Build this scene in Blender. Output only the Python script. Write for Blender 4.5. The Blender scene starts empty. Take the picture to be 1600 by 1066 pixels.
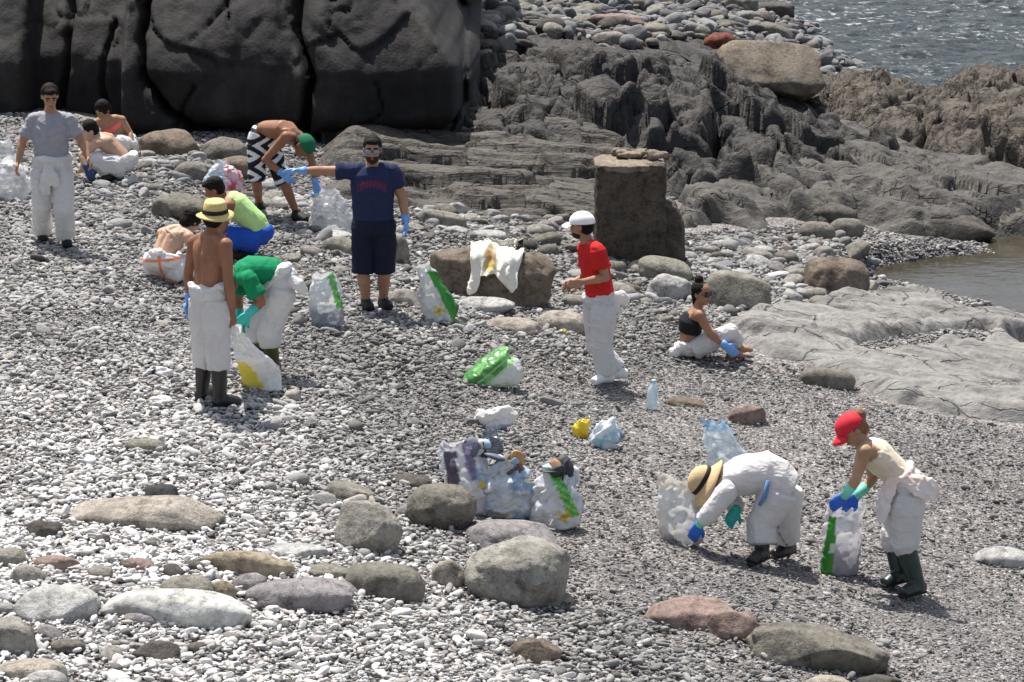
import bpy, bmesh, math, random
import numpy as np
from mathutils import Vector, Matrix

# ------------------------------------------------------------------ scene, camera, light
SC = bpy.context.scene
COL = SC.collection
R = math.radians

F_PX = 5000.0            # focal length in pixels of a 1600 px wide picture
CAM_H = 6.0
PITCH = math.atan(1063.0 / F_PX)
cam_d = bpy.data.cameras.new('camera')
cam_d.sensor_width = 36.0
cam_d.lens = F_PX / 1600.0 * 36.0
cam_d.clip_start = 0.5
cam_d.clip_end = 3000.0
cam = bpy.data.objects.new('camera', cam_d)
COL.objects.link(cam)
cam.location = (0, 0, CAM_H)
cam.rotation_euler = (math.pi / 2 - PITCH, 0, 0)
SC.camera = cam

SUN_EL, SUN_AZ = 67.0, -28.0     # azimuth measured from straight ahead (+Y), negative to the left
sun_dir = Vector((math.sin(R(SUN_AZ)) * math.cos(R(SUN_EL)), math.cos(R(SUN_AZ)) * math.cos(R(SUN_EL)), math.sin(R(SUN_EL))))
sd = bpy.data.lights.new('sun', 'SUN')
sd.energy = 4.9
sd.angle = R(0.55)
sd.color = (1.0, 0.96, 0.90)
so = bpy.data.objects.new('sun', sd)
COL.objects.link(so)
so.rotation_euler = (-sun_dir).to_track_quat('-Z', 'Y').to_euler()
so.location = (0, 20, 30)

world = bpy.data.worlds.new('World')
SC.world = world
world.use_nodes = True
wn = world.node_tree
sky = wn.nodes.new('ShaderNodeTexSky')
sky.sky_type = 'NISHITA'
sky.sun_disc = False
sky.sun_elevation = R(SUN_EL)
sky.sun_rotation = R(SUN_AZ)
sky.air_density = 1.0
sky.dust_density = 2.5
hs = wn.nodes.new('ShaderNodeHueSaturation')        # thin summer haze: a paler sky
hs.inputs['Saturation'].default_value = 0.7
wn.links.new(sky.outputs[0], hs.inputs['Color'])
wn.links.new(hs.outputs[0], wn.nodes['Background'].inputs[0])
wn.nodes['Background'].inputs[1].default_value = 0.11

SC.view_settings.view_transform = 'Standard'
SC.view_settings.look = 'None'
SC.view_settings.exposure = 0.6
SC.view_settings.gamma = 1.0
SC.render.engine = 'CYCLES'
SC.cycles.max_bounces = 5
SC.cycles.diffuse_bounces = 3
SC.cycles.glossy_bounces = 2
SC.cycles.transmission_bounces = 4
SC.cycles.transparent_max_bounces = 6
SC.cycles.sample_clamp_indirect = 4.0
SC.cycles.use_denoising = True

# ------------------------------------------------------------------ numeric helpers
rng = np.random.default_rng(11)
_perm = np.random.default_rng(5).permutation(256).astype(np.int64)
_g = np.random.default_rng(6).normal(size=(256, 3))
_g /= np.linalg.norm(_g, axis=1)[:, None]

def pn(P):
    """gradient noise, about -0.7 .. 0.7"""
    P = np.asarray(P, float)
    i = np.floor(P).astype(np.int64)
    f = P - i
    u = f * f * f * (f * (f * 6 - 15) + 10)
    out = np.zeros(len(P))
    for dx in (0, 1):
        for dy in (0, 1):
            for dz in (0, 1):
                h = _perm[(_perm[(_perm[(i[:, 0] + dx) & 255] + i[:, 1] + dy) & 255] + i[:, 2] + dz) & 255]
                g = _g[h]
                d = g[:, 0] * (f[:, 0] - dx) + g[:, 1] * (f[:, 1] - dy) + g[:, 2] * (f[:, 2] - dz)
                w = (u[:, 0] if dx else 1 - u[:, 0]) * (u[:, 1] if dy else 1 - u[:, 1]) * (u[:, 2] if dz else 1 - u[:, 2])
                out += w * d
    return out

def fbm(P, octs=4, gain=0.5, lac=2.03):
    a, s, out = 1.0, 1.0, 0
    for k in range(octs):
        out = out + a * pn(P * s + 17.3 * k)
        a *= gain
        s *= lac
    return out

def ridged(P, octs=4, gain=0.5, lac=2.1):
    a, s, out = 1.0, 1.0, 0
    for k in range(octs):
        out = out + a * (0.5 - np.abs(pn(P * s + 9.1 * k)) * 1.6)
        a *= gain
        s *= lac
    return out

def worley(P2, seed=0):
    """cell noise in the plane: nearest distance, second nearest, random number of the cell"""
    P2 = np.asarray(P2, float)
    c = np.floor(P2).astype(np.int64)
    F1 = np.full(len(P2), 9.0); F2 = F1.copy(); ID = np.zeros(len(P2))
    for dx in (-1, 0, 1):
        for dy in (-1, 0, 1):
            h = _perm[(_perm[(c[:, 0] + dx + seed * 7) & 255] + c[:, 1] + dy) & 255]
            fx, fy = _perm[(h + 31) & 255] / 255.0, _perm[(h + 97) & 255] / 255.0
            d = np.hypot(c[:, 0] + dx + fx - P2[:, 0], c[:, 1] + dy + fy - P2[:, 1])
            near = d < F1
            F2 = np.where(near, F1, np.minimum(F2, d))
            ID = np.where(near, _perm[(h + 151) & 255] / 255.0, ID)
            F1 = np.where(near, d, F1)
    return F1, F2, ID

def facets(P2, seed, off, tilt, crack, cw=0.06):
    """broken rock: every cell its own level and slope, cracks between"""
    P2 = np.asarray(P2, float)
    c = np.floor(P2).astype(np.int64)
    F1 = np.full(len(P2), 9.0); F2 = F1.copy(); Z = np.zeros(len(P2))
    for dx in (-1, 0, 1):
        for dy in (-1, 0, 1):
            h = _perm[(_perm[(c[:, 0] + dx + seed * 7) & 255] + c[:, 1] + dy) & 255]
            fx, fy = _perm[(h + 31) & 255] / 255.0, _perm[(h + 97) & 255] / 255.0
            ex, ey = P2[:, 0] - (c[:, 0] + dx + fx), P2[:, 1] - (c[:, 1] + dy + fy)
            d = np.hypot(ex, ey)
            near = d < F1
            F2 = np.where(near, F1, np.minimum(F2, d))
            z = off * (_perm[(h + 151) & 255] / 255.0 - .5) + tilt * (ex * (_perm[(h + 11) & 255] / 127.5 - 1) + ey * (_perm[(h + 59) & 255] / 127.5 - 1))
            Z = np.where(near, z, Z)
            F1 = np.where(near, d, F1)
    return Z - crack * np.exp(-((F2 - F1) / cw) ** 2)

def sstep(a, b, x):
    t = np.clip((x - a) / (b - a), 0, 1)
    return t * t * (3 - 2 * t)

def V3(*a):
    return np.array(a, float)

def unit(v):
    v = np.asarray(v, float)
    return v / (np.linalg.norm(v) + 1e-9)

_cp, _sp = math.cos(PITCH), math.sin(PITCH)

def ray(px, py):
    u, v = (px - 800.0) / F_PX, (533.0 - py) / F_PX
    return V3(u, _cp + v * _sp, -_sp + v * _cp)

def at(px, py, Y):
    """the point of the place seen at a pixel, at a given distance Y"""
    d = ray(px, py)
    return V3(0, 0, CAM_H) + d * (Y / d[1])

def project(P):
    P = np.asarray(P, float)
    z = P[..., 2] - CAM_H
    dep = P[..., 1] * _cp - z * _sp
    up = P[..., 1] * _sp + z * _cp
    return 800 + F_PX * P[..., 0] / dep, 533 - F_PX * up / dep

# ------------------------------------------------------------------ the lie of the land
def G(x, y):
    x = np.asarray(x, float)
    y = np.asarray(y, float)
    t = x + 2.0
    z = -0.11 * t - 0.05 * np.sqrt(t * t + 1.0) + 0.05
    z = np.maximum(z, -1.75 + 0.05 * np.sin(x))
    P = np.stack([x, y, np.zeros_like(x)], -1).reshape(-1, 3)
    n = (fbm(P * 0.45, 3) * 0.10 + fbm(P * 1.6 + 40, 2) * 0.035).reshape(x.shape)
    z = z + n
    z = z - sstep(43.0, 50.0, y) * 1.6
    for cx, cy, rx, ry in ((6.9, 37.3, 2.85, 1.75), (6.3, 33.6, 1.0, 0.6)):      # the tide pool's basin
        q = np.hypot((x - cx) / rx, (y - cy) / ry)
        z = z - 0.5 * sstep(1.12, 0.85, q) * sstep(-1.6, -0.8, z)
    return z

class Lookup:
    """bilinear table of a height function, for single points"""
    def __init__(self, H, x0, x1, y0, y1, step):
        self.x0, self.y0, self.s = x0, y0, step
        xs, ys = np.arange(x0, x1, step), np.arange(y0, y1, step)
        X, Y = np.meshgrid(xs, ys)
        self.Z = H(X, Y)
    def __call__(self, x, y):
        i = min(max((x - self.x0) / self.s, 0), self.Z.shape[1] - 2)
        j = min(max((y - self.y0) / self.s, 0), self.Z.shape[0] - 2)
        a, b = int(i), int(j)
        u, v = i - a, j - b
        Z = self.Z
        return float((Z[b, a] * (1 - u) + Z[b, a + 1] * u) * (1 - v) + (Z[b + 1, a] * (1 - u) + Z[b + 1, a + 1] * u) * v)
GL = Lookup(G, -13, 13, 12, 50, 0.15)

def hit(px, py, H, Y):
    d = ray(px, py)
    for _ in range(40):
        p = V3(0, 0, CAM_H) + d * (Y / d[1])
        Y = 0.55 * Y + 0.45 * (CAM_H - H(p[0], p[1])) * d[1] / -d[2]
    p = V3(0, 0, CAM_H) + d * (Y / d[1])
    p[2] = H(p[0], p[1])
    return p

def ground(px, py):
    return hit(px, py, GL, 30.0)

def ppm(p):
    """pixels per metre (1600 px picture) at a world point"""
    return F_PX / (p[1] * _cp - (p[2] - CAM_H) * _sp)

# ------------------------------------------------------------------ mesh helpers
def mk_mesh(name, V, F, smooth=True):
    V = np.ascontiguousarray(V, dtype=np.float32)
    F = np.asarray(F, dtype=np.int32)
    me = bpy.data.meshes.new(name)
    me.vertices.add(len(V))
    me.vertices.foreach_set('co', V.ravel())
    k = F.shape[1]
    me.loops.add(F.size)
    me.loops.foreach_set('vertex_index', F.ravel())
    me.polygons.add(len(F))
    me.polygons.foreach_set('loop_start', np.arange(0, F.size, k, dtype=np.int32))
    me.update(calc_edges=True)
    me.validate()
    if smooth:
        me.polygons.foreach_set('use_smooth', np.ones(len(me.polygons), dtype=bool))
    return me

def set_col(me, C, name='tint'):
    a = me.color_attributes.new(name, 'FLOAT_COLOR', 'POINT')
    C = np.asarray(C, np.float32)
    if C.shape[1] == 3:
        C = np.concatenate([C, np.ones((len(C), 1), np.float32)], 1)
    a.data.foreach_set('color', C.ravel())

def verts(me):
    a = np.empty(len(me.vertices) * 3, np.float32)
    me.vertices.foreach_get('co', a)
    return a.reshape(-1, 3).astype(float)

def normals(me):
    a = np.empty(len(me.vertices) * 3, np.float32)
    me.vertices.foreach_get('normal', a)
    return a.reshape(-1, 3).astype(float)

def tag(o, label=None, cat=None, group=None, kind=None):
    if label: o['label'] = label
    if cat: o['category'] = cat
    if group: o['group'] = group
    if kind: o['kind'] = kind
    return o

def add(name, me, mat, parent=None, loc=None):
    o = bpy.data.objects.new(name, me)
    COL.objects.link(o)
    if mat is not None and (len(me.materials) == 0):
        me.materials.append(mat)
    if parent is not None:
        o.parent = parent
    if loc is not None:
        o.location = loc
    return o

def empty(name, loc):
    o = bpy.data.objects.new(name, None)
    COL.objects.link(o)
    o.location = Vector(loc)
    o.empty_display_size = 0.1
    return o

_ico = {}
def ico(n):
    if n not in _ico:
        bm = bmesh.new()
        bmesh.ops.create_icosphere(bm, subdivisions=n, radius=1.0)
        bm.verts.ensure_lookup_table()
        v = np.array([x.co[:] for x in bm.verts])
        f = np.array([[y.index for y in x.verts] for x in bm.faces])
        bm.free()
        _ico[n] = (v / np.linalg.norm(v, axis=1)[:, None], f)
    v, f = _ico[n]
    return v.copy(), f

def grid(nu, nv, wrap=False):
    """quads of a grid of nv rows with nu columns each"""
    i = np.arange(nu if wrap else nu - 1)
    j = np.arange(nv - 1)
    I, Jj = np.meshgrid(i, j)
    I, Jj = I.ravel(), Jj.ravel()
    I2 = (I + 1) % nu
    return np.stack([Jj * nu + I, Jj * nu + I2, (Jj + 1) * nu + I2, (Jj + 1) * nu + I], 1)

# ------------------------------------------------------------------ materials
class NT:
    def __init__(self, name):
        self.m = bpy.data.materials.new(name)
        self.m.use_nodes = True
        self.t = self.m.node_tree
        self.b = self.t.nodes['Principled BSDF']
    def n(self, typ, **kw):
        x = self.t.nodes.new(typ)
        for k, v in kw.items():
            if k in x.inputs.keys() if isinstance(k, str) else False:
                x.inputs[k].default_value = v
            else:
                setattr(x, k, v)
        return x
    def l(self, a, b):
        self.t.links.new(a, b)
    def ramp(self, src, stops):
        r = self.n('ShaderNodeValToRGB')
        e = r.color_ramp.elements
        while len(e) < len(stops):
            e.new(0.5)
        for k, (p, c) in enumerate(stops):
            e[k].position = p
            e[k].color = (*c, 1) if len(c) == 3 else c
        self.l(src, r.inputs[0])
        return r.outputs[0]
    def coord(self, kind='Object', scale=(1, 1, 1)):
        c = self.n('ShaderNodeTexCoord')
        mp = self.n('ShaderNodeMapping')
        mp.inputs['Scale'].default_value = scale
        self.l(c.outputs[kind], mp.inputs['Vector'])
        return mp.outputs[0]
    def noise(self, co, scale, detail=4, rough=0.55):
        x = self.n('ShaderNodeTexNoise')
        x.inputs['Scale'].default_value = scale
        x.inputs['Detail'].default_value = detail
        x.inputs['Roughness'].default_value = rough
        self.l(co, x.inputs['Vector'])
        return x.outputs['Fac']
    def mixc(self, fac, a, b, mode='MIX'):
        x = self.n('ShaderNodeMix', data_type='RGBA', blend_type=mode)
        for i, s in ((0, fac), (6, a), (7, b)):
            if hasattr(s, 'is_output'):
                self.l(s, x.inputs[i])
            elif i == 0:
                x.inputs[0].default_value = s
            else:
                x.inputs[i].default_value = (*s, 1)
        return x.outputs[2]
    def math(self, op, a, b=0.0):
        x = self.n('ShaderNodeMath', operation=op)
        for i, s in ((0, a), (1, b)):
            if hasattr(s, 'is_output'):
                self.l(s, x.inputs[i])
            else:
                x.inputs[i].default_value = s
        return x.outputs[0]
    def bump(self, h, strength=0.5, dist=0.02, prev=None):
        x = self.n('ShaderNodeBump')
        x.inputs['Strength'].default_value = strength
        x.inputs['Distance'].default_value = dist
        self.l(h, x.inputs['Height'])
        if prev is not None:
            self.l(prev, x.inputs['Normal'])
        return x.outputs[0]
    def out(self, col=None, rough=0.8, normal=None, spec=0.3):
        b = self.b
        if col is not None:
            if hasattr(col, 'is_output'): self.l(col, b.inputs['Base Color'])
            else: b.inputs['Base Color'].default_value = (*col, 1)
        if hasattr(rough, 'is_output'): self.l(rough, b.inputs['Roughness'])
        else: b.inputs['Roughness'].default_value = rough
        b.inputs['Specular IOR Level'].default_value = spec
        if normal is not None: self.l(normal, b.inputs['Normal'])
        return self.m

def sc(c, k):
    return tuple(min(1.0, x * k) for x in c)

_rm = {}
def rock_mat(name, c, c2=None, fine=1.0, rough=0.85, pits=0.6, big=1.6, bump=0.5):
    """stone with mottling, speckles and pits"""
    if name in _rm: return _rm[name]
    t = NT(name)
    co = t.coord('Object')
    n1 = t.noise(co, big, 5, 0.6)
    n2 = t.noise(co, 26 * fine, 4, 0.65)
    n3 = t.noise(co, 90 * fine, 2, 0.6)
    c2 = c2 or sc(c, 0.55)
    col = t.ramp(n1, [(0.30, c2), (0.48, c), (0.70, sc(c, 1.35))])
    blot = t.noise(t.coord('Object', (1, 1, 1.6)), big * 1.7, 6, 0.7)
    col = t.mixc(0.9, col, t.ramp(blot, [(0.34, (0.42, 0.41, 0.40)), (0.46, (1, 1, 1))]), 'MULTIPLY')
    vein = t.noise(t.coord('Object', (1, 0.6, 1)), big * 0.9, 4, 0.6)
    vn = t.math('ABSOLUTE', t.math('SUBTRACT', vein, 0.5))
    col = t.mixc(0.7, col, t.ramp(vn, [(0.0, (0.5, 0.48, 0.46)), (0.012, (1, 1, 1))]), 'MULTIPLY')
    col = t.mixc(0.8, col, t.ramp(n2, [(0.3, (0.62, 0.62, 0.62)), (0.5, (1, 1, 1)), (0.72, (1.3, 1.27, 1.2))]), 'MULTIPLY')
    col = t.mixc(pits, col, t.ramp(n3, [(0.33, (0.35, 0.34, 0.33)), (0.42, (1, 1, 1)), (0.66, (1, 1, 1)), (0.74, (1.35, 1.33, 1.3))]), 'MULTIPLY')
    nb = t.bump(n2, bump, 0.03)
    nb = t.bump(n3, bump * 0.7, 0.008, nb)
    _rm[name] = t.out(col, rough, nb, 0.25)
    return _rm[name]

def plain_mat(name, c, rough=0.7, spec=0.3, bump=0.0, scale=60, var=0.12):
    if name in _rm: return _rm[name]
    t = NT(name)
    co = t.coord('Object')
    n1 = t.noise(co, scale * 0.2, 4, 0.6)
    col = t.ramp(n1, [(0.3, sc(c, 1 - var)), (0.7, sc(c, 1 + var))])
    nb = t.bump(t.noise(co, scale, 3), bump, 0.01) if bump else None
    _rm[name] = t.out(col, rough, nb, spec)
    return _rm[name]

def tint_mat(name, rough=0.6, spec=0.3, bump=0.3, scale=40, trans=0.0, alpha=1.0):
    """colour from the printed 'tint' attribute of the mesh"""
    if name in _rm: return _rm[name]
    t = NT(name)
    a = t.n('ShaderNodeAttribute', attribute_name='tint')
    co = t.coord('Object')
    n1 = t.noise(co, scale * 0.3, 4, 0.6)
    col = t.mixc(1.0, a.outputs['Color'], t.ramp(n1, [(0.3, (0.88, 0.88, 0.88)), (0.7, (1.06, 1.06, 1.06))]), 'MULTIPLY')
    nb = t.bump(t.noise(co, scale, 3), bump, 0.01) if bump else None
    m = t.out(col, rough, nb, spec)
    if alpha < 1: t.b.inputs['Alpha'].default_value = alpha
    if trans:
        tr = t.n('ShaderNodeBsdfTranslucent')
        t.l(col, tr.inputs['Color'])
        mx = t.n('ShaderNodeMixShader')
        mx.inputs[0].default_value = trans
        t.l(t.b.outputs[0], mx.inputs[1])
        t.l(tr.outputs[0], mx.inputs[2])
        t.l(mx.outputs[0], t.t.nodes['Material Output'].inputs['Surface'])
    _rm[name] = m
    return m
# ------------------------------------------------------------------ the setting
def height_mesh(name, x0, x1, y0, y1, step, H, mat, warp=0.0, wf=1.3, loc=None, post=None):
    nx, ny = int((x1 - x0) / step) + 1, int((y1 - y0) / step) + 1
    X, Y = np.meshgrid(np.linspace(x0, x1, nx), np.linspace(y0, y1, ny))
    Z = H(X, Y)
    V = np.stack([X, Y, Z], -1).reshape(-1, 3)
    if warp:
        Q = V * wf
        D = np.stack([fbm(Q + 3, 3), fbm(Q + 33, 3), np.zeros(len(V))], -1) * warp
        V = V + D
    if post: V = post(V)
    me = mk_mesh(name, V, grid(nx, ny))
    return tag(add(name, me, mat), kind='structure')

# beach sheet: fine where it is seen, coarse out to the horizon
def beach_mat():
    t = NT('dark beach gravel')
    co = t.coord('Object')
    v = t.n('ShaderNodeTexVoronoi'); v.inputs['Scale'].default_value = 42; t.l(co, v.inputs['Vector'])
    v2 = t.n('ShaderNodeTexVoronoi'); v2.inputs['Scale'].default_value = 85; t.l(co, v2.inputs['Vector'])
    big = t.noise(co, 0.8, 4, 0.6)
    spk = t.n('ShaderNodeSeparateColor'); t.l(v.outputs['Color'], spk.inputs[0])
    col = t.ramp(spk.outputs[0], [(0.0, (0.085, 0.078, 0.073)), (0.35, (0.155, 0.145, 0.138)), (0.75, (0.20, 0.188, 0.18)), (1.0, (0.40, 0.385, 0.37))])
    col = t.mixc(1.0, col, t.ramp(big, [(0.35, (0.8, 0.79, 0.8)), (0.65, (1.15, 1.12, 1.1))]), 'MULTIPLY')
    nb = t.bump(v.outputs['Distance'], 0.7, -0.02)
    nb = t.bump(v2.outputs['Distance'], 0.5, -0.01, nb)
    return t.out(col, 0.9, nb, 0.2)
M_BEACH = beach_mat()

def beach_sheet():
    xs = np.concatenate([[-900, -300, -100, -40, -20], np.arange(-12, 12.01, 0.15), [20, 40, 100, 300, 900]])
    ys = np.concatenate([[-200, -40, 0, 8, 12], np.arange(15, 52.01, 0.15), [60, 80, 120, 300, 1000]])
    X, Y = np.meshgrid(xs, ys)
    Z = G(np.clip(X, -14, 14), Y)
    Z = np.where(Y > 52, Z - 0.6, Z)
    me = mk_mesh('beach', np.stack([X, Y, Z], -1).reshape(-1, 3), grid(len(xs), len(ys)))
    return tag(add('beach', me, M_BEACH), kind='structure')
beach_sheet()

# polygons on the land, traced as outlines on the ground
def gpoly(pts):
    return np.array([ground(a, b)[:2] for a, b in pts])

def sdf_poly(poly, X, Y):
    """signed distance, positive inside"""
    P = np.stack([X.ravel(), Y.ravel()], -1)
    d = np.full(len(P), 1e9)
    ins = np.zeros(len(P), bool)
    n = len(poly)
    for i in range(n):
        a, b = poly[i], poly[(i + 1) % n]
        e = b - a
        t = np.clip(((P - a) @ e) / (e @ e), 0, 1)
        d = np.minimum(d, np.linalg.norm(P - a - t[:, None] * e, axis=1))
        c = ((a[1] > P[:, 1]) != (b[1] > P[:, 1])) & (P[:, 0] < (b[0] - a[0]) * (P[:, 1] - a[1]) / (b[1] - a[1] + 1e-12) + a[0])
        ins ^= c
    return np.where(ins, d, -d).reshape(X.shape)

def flow(X, Y, k=0.0):
    return np.stack([X, Y, np.zeros_like(X) + k], -1).reshape(-1, 3)

# --- smooth grey rock slabs by the pool
def shelf_rock(name, c, c2, streak=(1, 4, 1), big=1.1, bump=0.35):
    t = NT(name)
    co = t.coord('Object', streak)
    co2 = t.coord('Object')
    n1 = t.noise(co, big, 5, 0.62)
    n2 = t.noise(co2, 14, 5, 0.65)
    n3 = t.noise(co2, 70, 3, 0.6)
    col = t.ramp(n1, [(0.3, c2), (0.48, c), (0.7, sc(c, 1.25))])
    col = t.mixc(0.8, col, t.ramp(n2, [(0.3, (0.65, 0.64, 0.62)), (0.55, (1.05, 1.05, 1.05)), (0.75, (1.2, 1.18, 1.15))]), 'MULTIPLY')
    # thin cracks wandering through the rock
    wob = t.n('ShaderNodeTexNoise'); wob.inputs['Scale'].default_value = 2.2; wob.inputs['Detail'].default_value = 5; t.l(co2, wob.inputs['Vector'])
    mx = t.n('ShaderNodeMix', data_type='RGBA'); mx.inputs[0].default_value = 0.28
    t.l(t.coord('Object', (0.55, 1.5, 1)), mx.inputs[6]); t.l(wob.outputs['Color'], mx.inputs[7])
    vo = t.n('ShaderNodeTexVoronoi', feature='DISTANCE_TO_EDGE'); vo.inputs['Scale'].default_value = 2.3; t.l(mx.outputs[2], vo.inputs['Vector'])
    ck = t.ramp(vo.outputs['Distance'], [(0.0, (0.25, 0.24, 0.23)), (0.018, (1, 1, 1))])
    col = t.mixc(0.85, col, ck, 'MULTIPLY')
    nb = t.bump(n1, bump, 0.08)
    nb = t.bump(ck, 0.7, 0.03, nb)
    nb = t.bump(n2, bump, 0.03, nb)
    nb = t.bump(n3, bump * 0.6, 0.008, nb)
    return t.out(col, 0.72, nb, 0.35)
M_SLAB = shelf_rock('smooth grey slab rock', (0.19, 0.182, 0.17), (0.07, 0.066, 0.06), (0.5, 2.6, 1), 1.5, 0.7)
M_MID = shelf_rock('dull grey shelf rock', (0.07, 0.064, 0.056), (0.02, 0.0185, 0.0165), (1, 2.5, 1), 1.8, 0.8)
M_RIDGE = shelf_rock('dark ridge rock', (0.036, 0.0325, 0.030), (0.007, 0.0065, 0.0065), (1, 1, 1), 2.8, 1.0)
M_OUT = shelf_rock('brown crinkled rock', (0.075, 0.061, 0.046), (0.017, 0.014, 0.012), (1, 1, 1), 4.0, 1.0)
M_LEDGE = shelf_rock('bedded ledge rock', (0.078, 0.069, 0.058), (0.018, 0.016, 0.0145), (0.6, 4, 9), 2.0, 0.9)

slabA = gpoly([(1125, 520), (1150, 490), (1220, 474), (1330, 458), (1440, 462), (1500, 482), (1620, 490), (1760, 500), (1760, 690), (1600, 668),
               (1470, 650), (1380, 632), (1338, 608), (1250, 572), (1180, 566)])
slabB = slabA
hollow = gpoly([(1340, 548), (1400, 532), (1480, 522), (1545, 520), (1520, 540), (1430, 556), (1360, 560)])
def H_slab(X, Y):
    a = sdf_poly(slabA, X, Y)
    hol = sstep(-0.15, 0.12, sdf_poly(hollow, X, Y))
    w = fbm(flow(X * 0.8, Y * 0.35), 3).reshape(X.shape)
    a = a + 0.18 * w
    g = G(X, Y)
    u, v = X * 0.35 + Y * 0.10, Y * 0.85 + X * 0.30          # the worn grain runs aslant
    lay = fbm(flow(u, v, 4), 4).reshape(X.shape)
    st = lay * 6
    terr = (np.floor(st) + sstep(0.35, 1.0, st - np.floor(st))) / 6
    cr = np.exp(-(fbm(flow(u * 1.6, v * 1.5, 14), 3).reshape(X.shape) / 0.045) ** 2)
    cr2 = np.exp(-(fbm(flow(u * 3.2, v * 3.0, 24), 2).reshape(X.shape) / 0.05) ** 2)
    sm = fbm(flow(X * 0.9, Y * 0.55, 9), 3).reshape(X.shape)
    det = 0.15 * terr - 0.05 * cr - 0.02 * cr2 + facets(np.stack([u.ravel() * 1.5, v.ravel() * 1.6], -1) + fbm(flow(X * .7, Y * .7, 3), 3)[:, None] * .8, 4, .05, .03, .035, .04).reshape(X.shape)
    za = -0.22 + 0.36 * sstep(-0.12, 0.35, a) + det * sstep(0, 0.3, a) + 0.07 * sm
    rel = za - 0.34 * hol
    return np.maximum(g, -1.42) + rel + 0.010 * fbm(flow(X * 6, Y * 6), 3).reshape(X.shape)
height_mesh('rock_slab', 1.7, 7.6, 26.8, 36.6, 0.034, H_slab, M_SLAB)

# --- uneven shelf behind the pool
shelf = gpoly([(1030, 330), (1080, 300), (1250, 285), (1450, 268), (1750, 262), (1750, 392), (1560, 384), (1430, 372), (1340, 352), (1240, 352), (1130, 362), (1050, 372)])
def H_shelf(X, Y):
    a = sdf_poly(shelf, X, Y) + 0.75 * fbm(flow(X * 0.9, Y * 0.6, 2), 3).reshape(X.shape)
    g = np.maximum(G(X, np.minimum(Y, 43)), -1.45)
    P = flow(X, Y)
    u, v = P[:, 0] * 0.55 + P[:, 1] * 0.12, P[:, 1] * 1.0 + P[:, 0] * 0.42
    wq = np.stack([fbm(P * 0.6, 3), fbm(P * 0.6 + 20, 3)], -1)
    F1, F2, ID = worley(np.stack([u, v], -1) + wq * 0.8, 6)
    blk = 0.24 * (ID - .5) + 0.16 * (.45 - F1) - 0.16 * np.exp(-((F2 - F1) / .06) ** 2)
    F1, F2, ID = worley(np.stack([u * 2.4, v * 2.6], -1) + wq * 1.4, 7)
    blk2 = 0.09 * (ID - .5) - 0.07 * np.exp(-((F2 - F1) / .07) ** 2)
    r = 0.14 * ridged(np.stack([u * 1.6, v * 2.2, u * 0], -1), 4)
    rel = (blk + blk2 + r).reshape(X.shape)
    back = 0.40 * sstep(38.8, 42.0, Y)
    return g - 0.28 + (0.40 + back) * sstep(-0.2, 0.4, a) + rel * sstep(-0.1, 0.5, a) + 0.02 * fbm(flow(X * 5, Y * 5), 3).reshape(X.shape)
height_mesh('rock_shelf', 1.5, 9.5, 35.5, 45.5, 0.045, H_shelf, M_MID, 0.05, 1.8)

# --- flat bedded ledge at the cliff foot, broken into thin plates
def H_ledge(X, Y):
    g = G(X, np.minimum(Y, 43))
    P = flow(X, Y)
    wq = np.stack([fbm(P * 0.5, 3), fbm(P * 0.5 + 20, 3)], -1)
    d = (Y - 36.0 - 0.3 * np.maximum(0, X - 0.2) - 0.9 * fbm(flow(X * 0.8, Y * 0.3, 7), 3).reshape(X.shape)) / 4.0
    A = facets(np.stack([P[:, 0] * 0.42 + P[:, 1] * .1, P[:, 1] * 1.7 - P[:, 0] * .12], -1) + wq * np.array([.5, 1.0]), 3, 0.22, 0.035, 0.05, .05)
    Bf = facets(np.stack([P[:, 0] * 0.9 + P[:, 1] * .2, P[:, 1] * 4.2 - P[:, 0] * .3], -1) + wq * np.array([.8, 2.0]), 5, 0.11, 0.02, 0.04, .06)
    Cf = facets(np.stack([P[:, 0] * 2.4, P[:, 1] * 8.0], -1) + wq * 2, 6, 0.028, 0.01, 0.012, .08)
    side = sstep(-2.7, -1.9, X) * sstep(2.2, 1.3, X)
    return g - 0.2 + (0.20 * sstep(-0.03, 0.05, d) + 0.40 * np.clip(d, 0, 1.1) + (A + Bf + Cf).reshape(X.shape) * sstep(-.02, 0.08, d)) * side + 0.012 * fbm(P * np.array([4, 7, 1]), 3).reshape(X.shape)
height_mesh('rock_ledge', -2.9, 2.3, 35.0, 41.5, 0.028, H_ledge, M_LEDGE)

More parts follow.
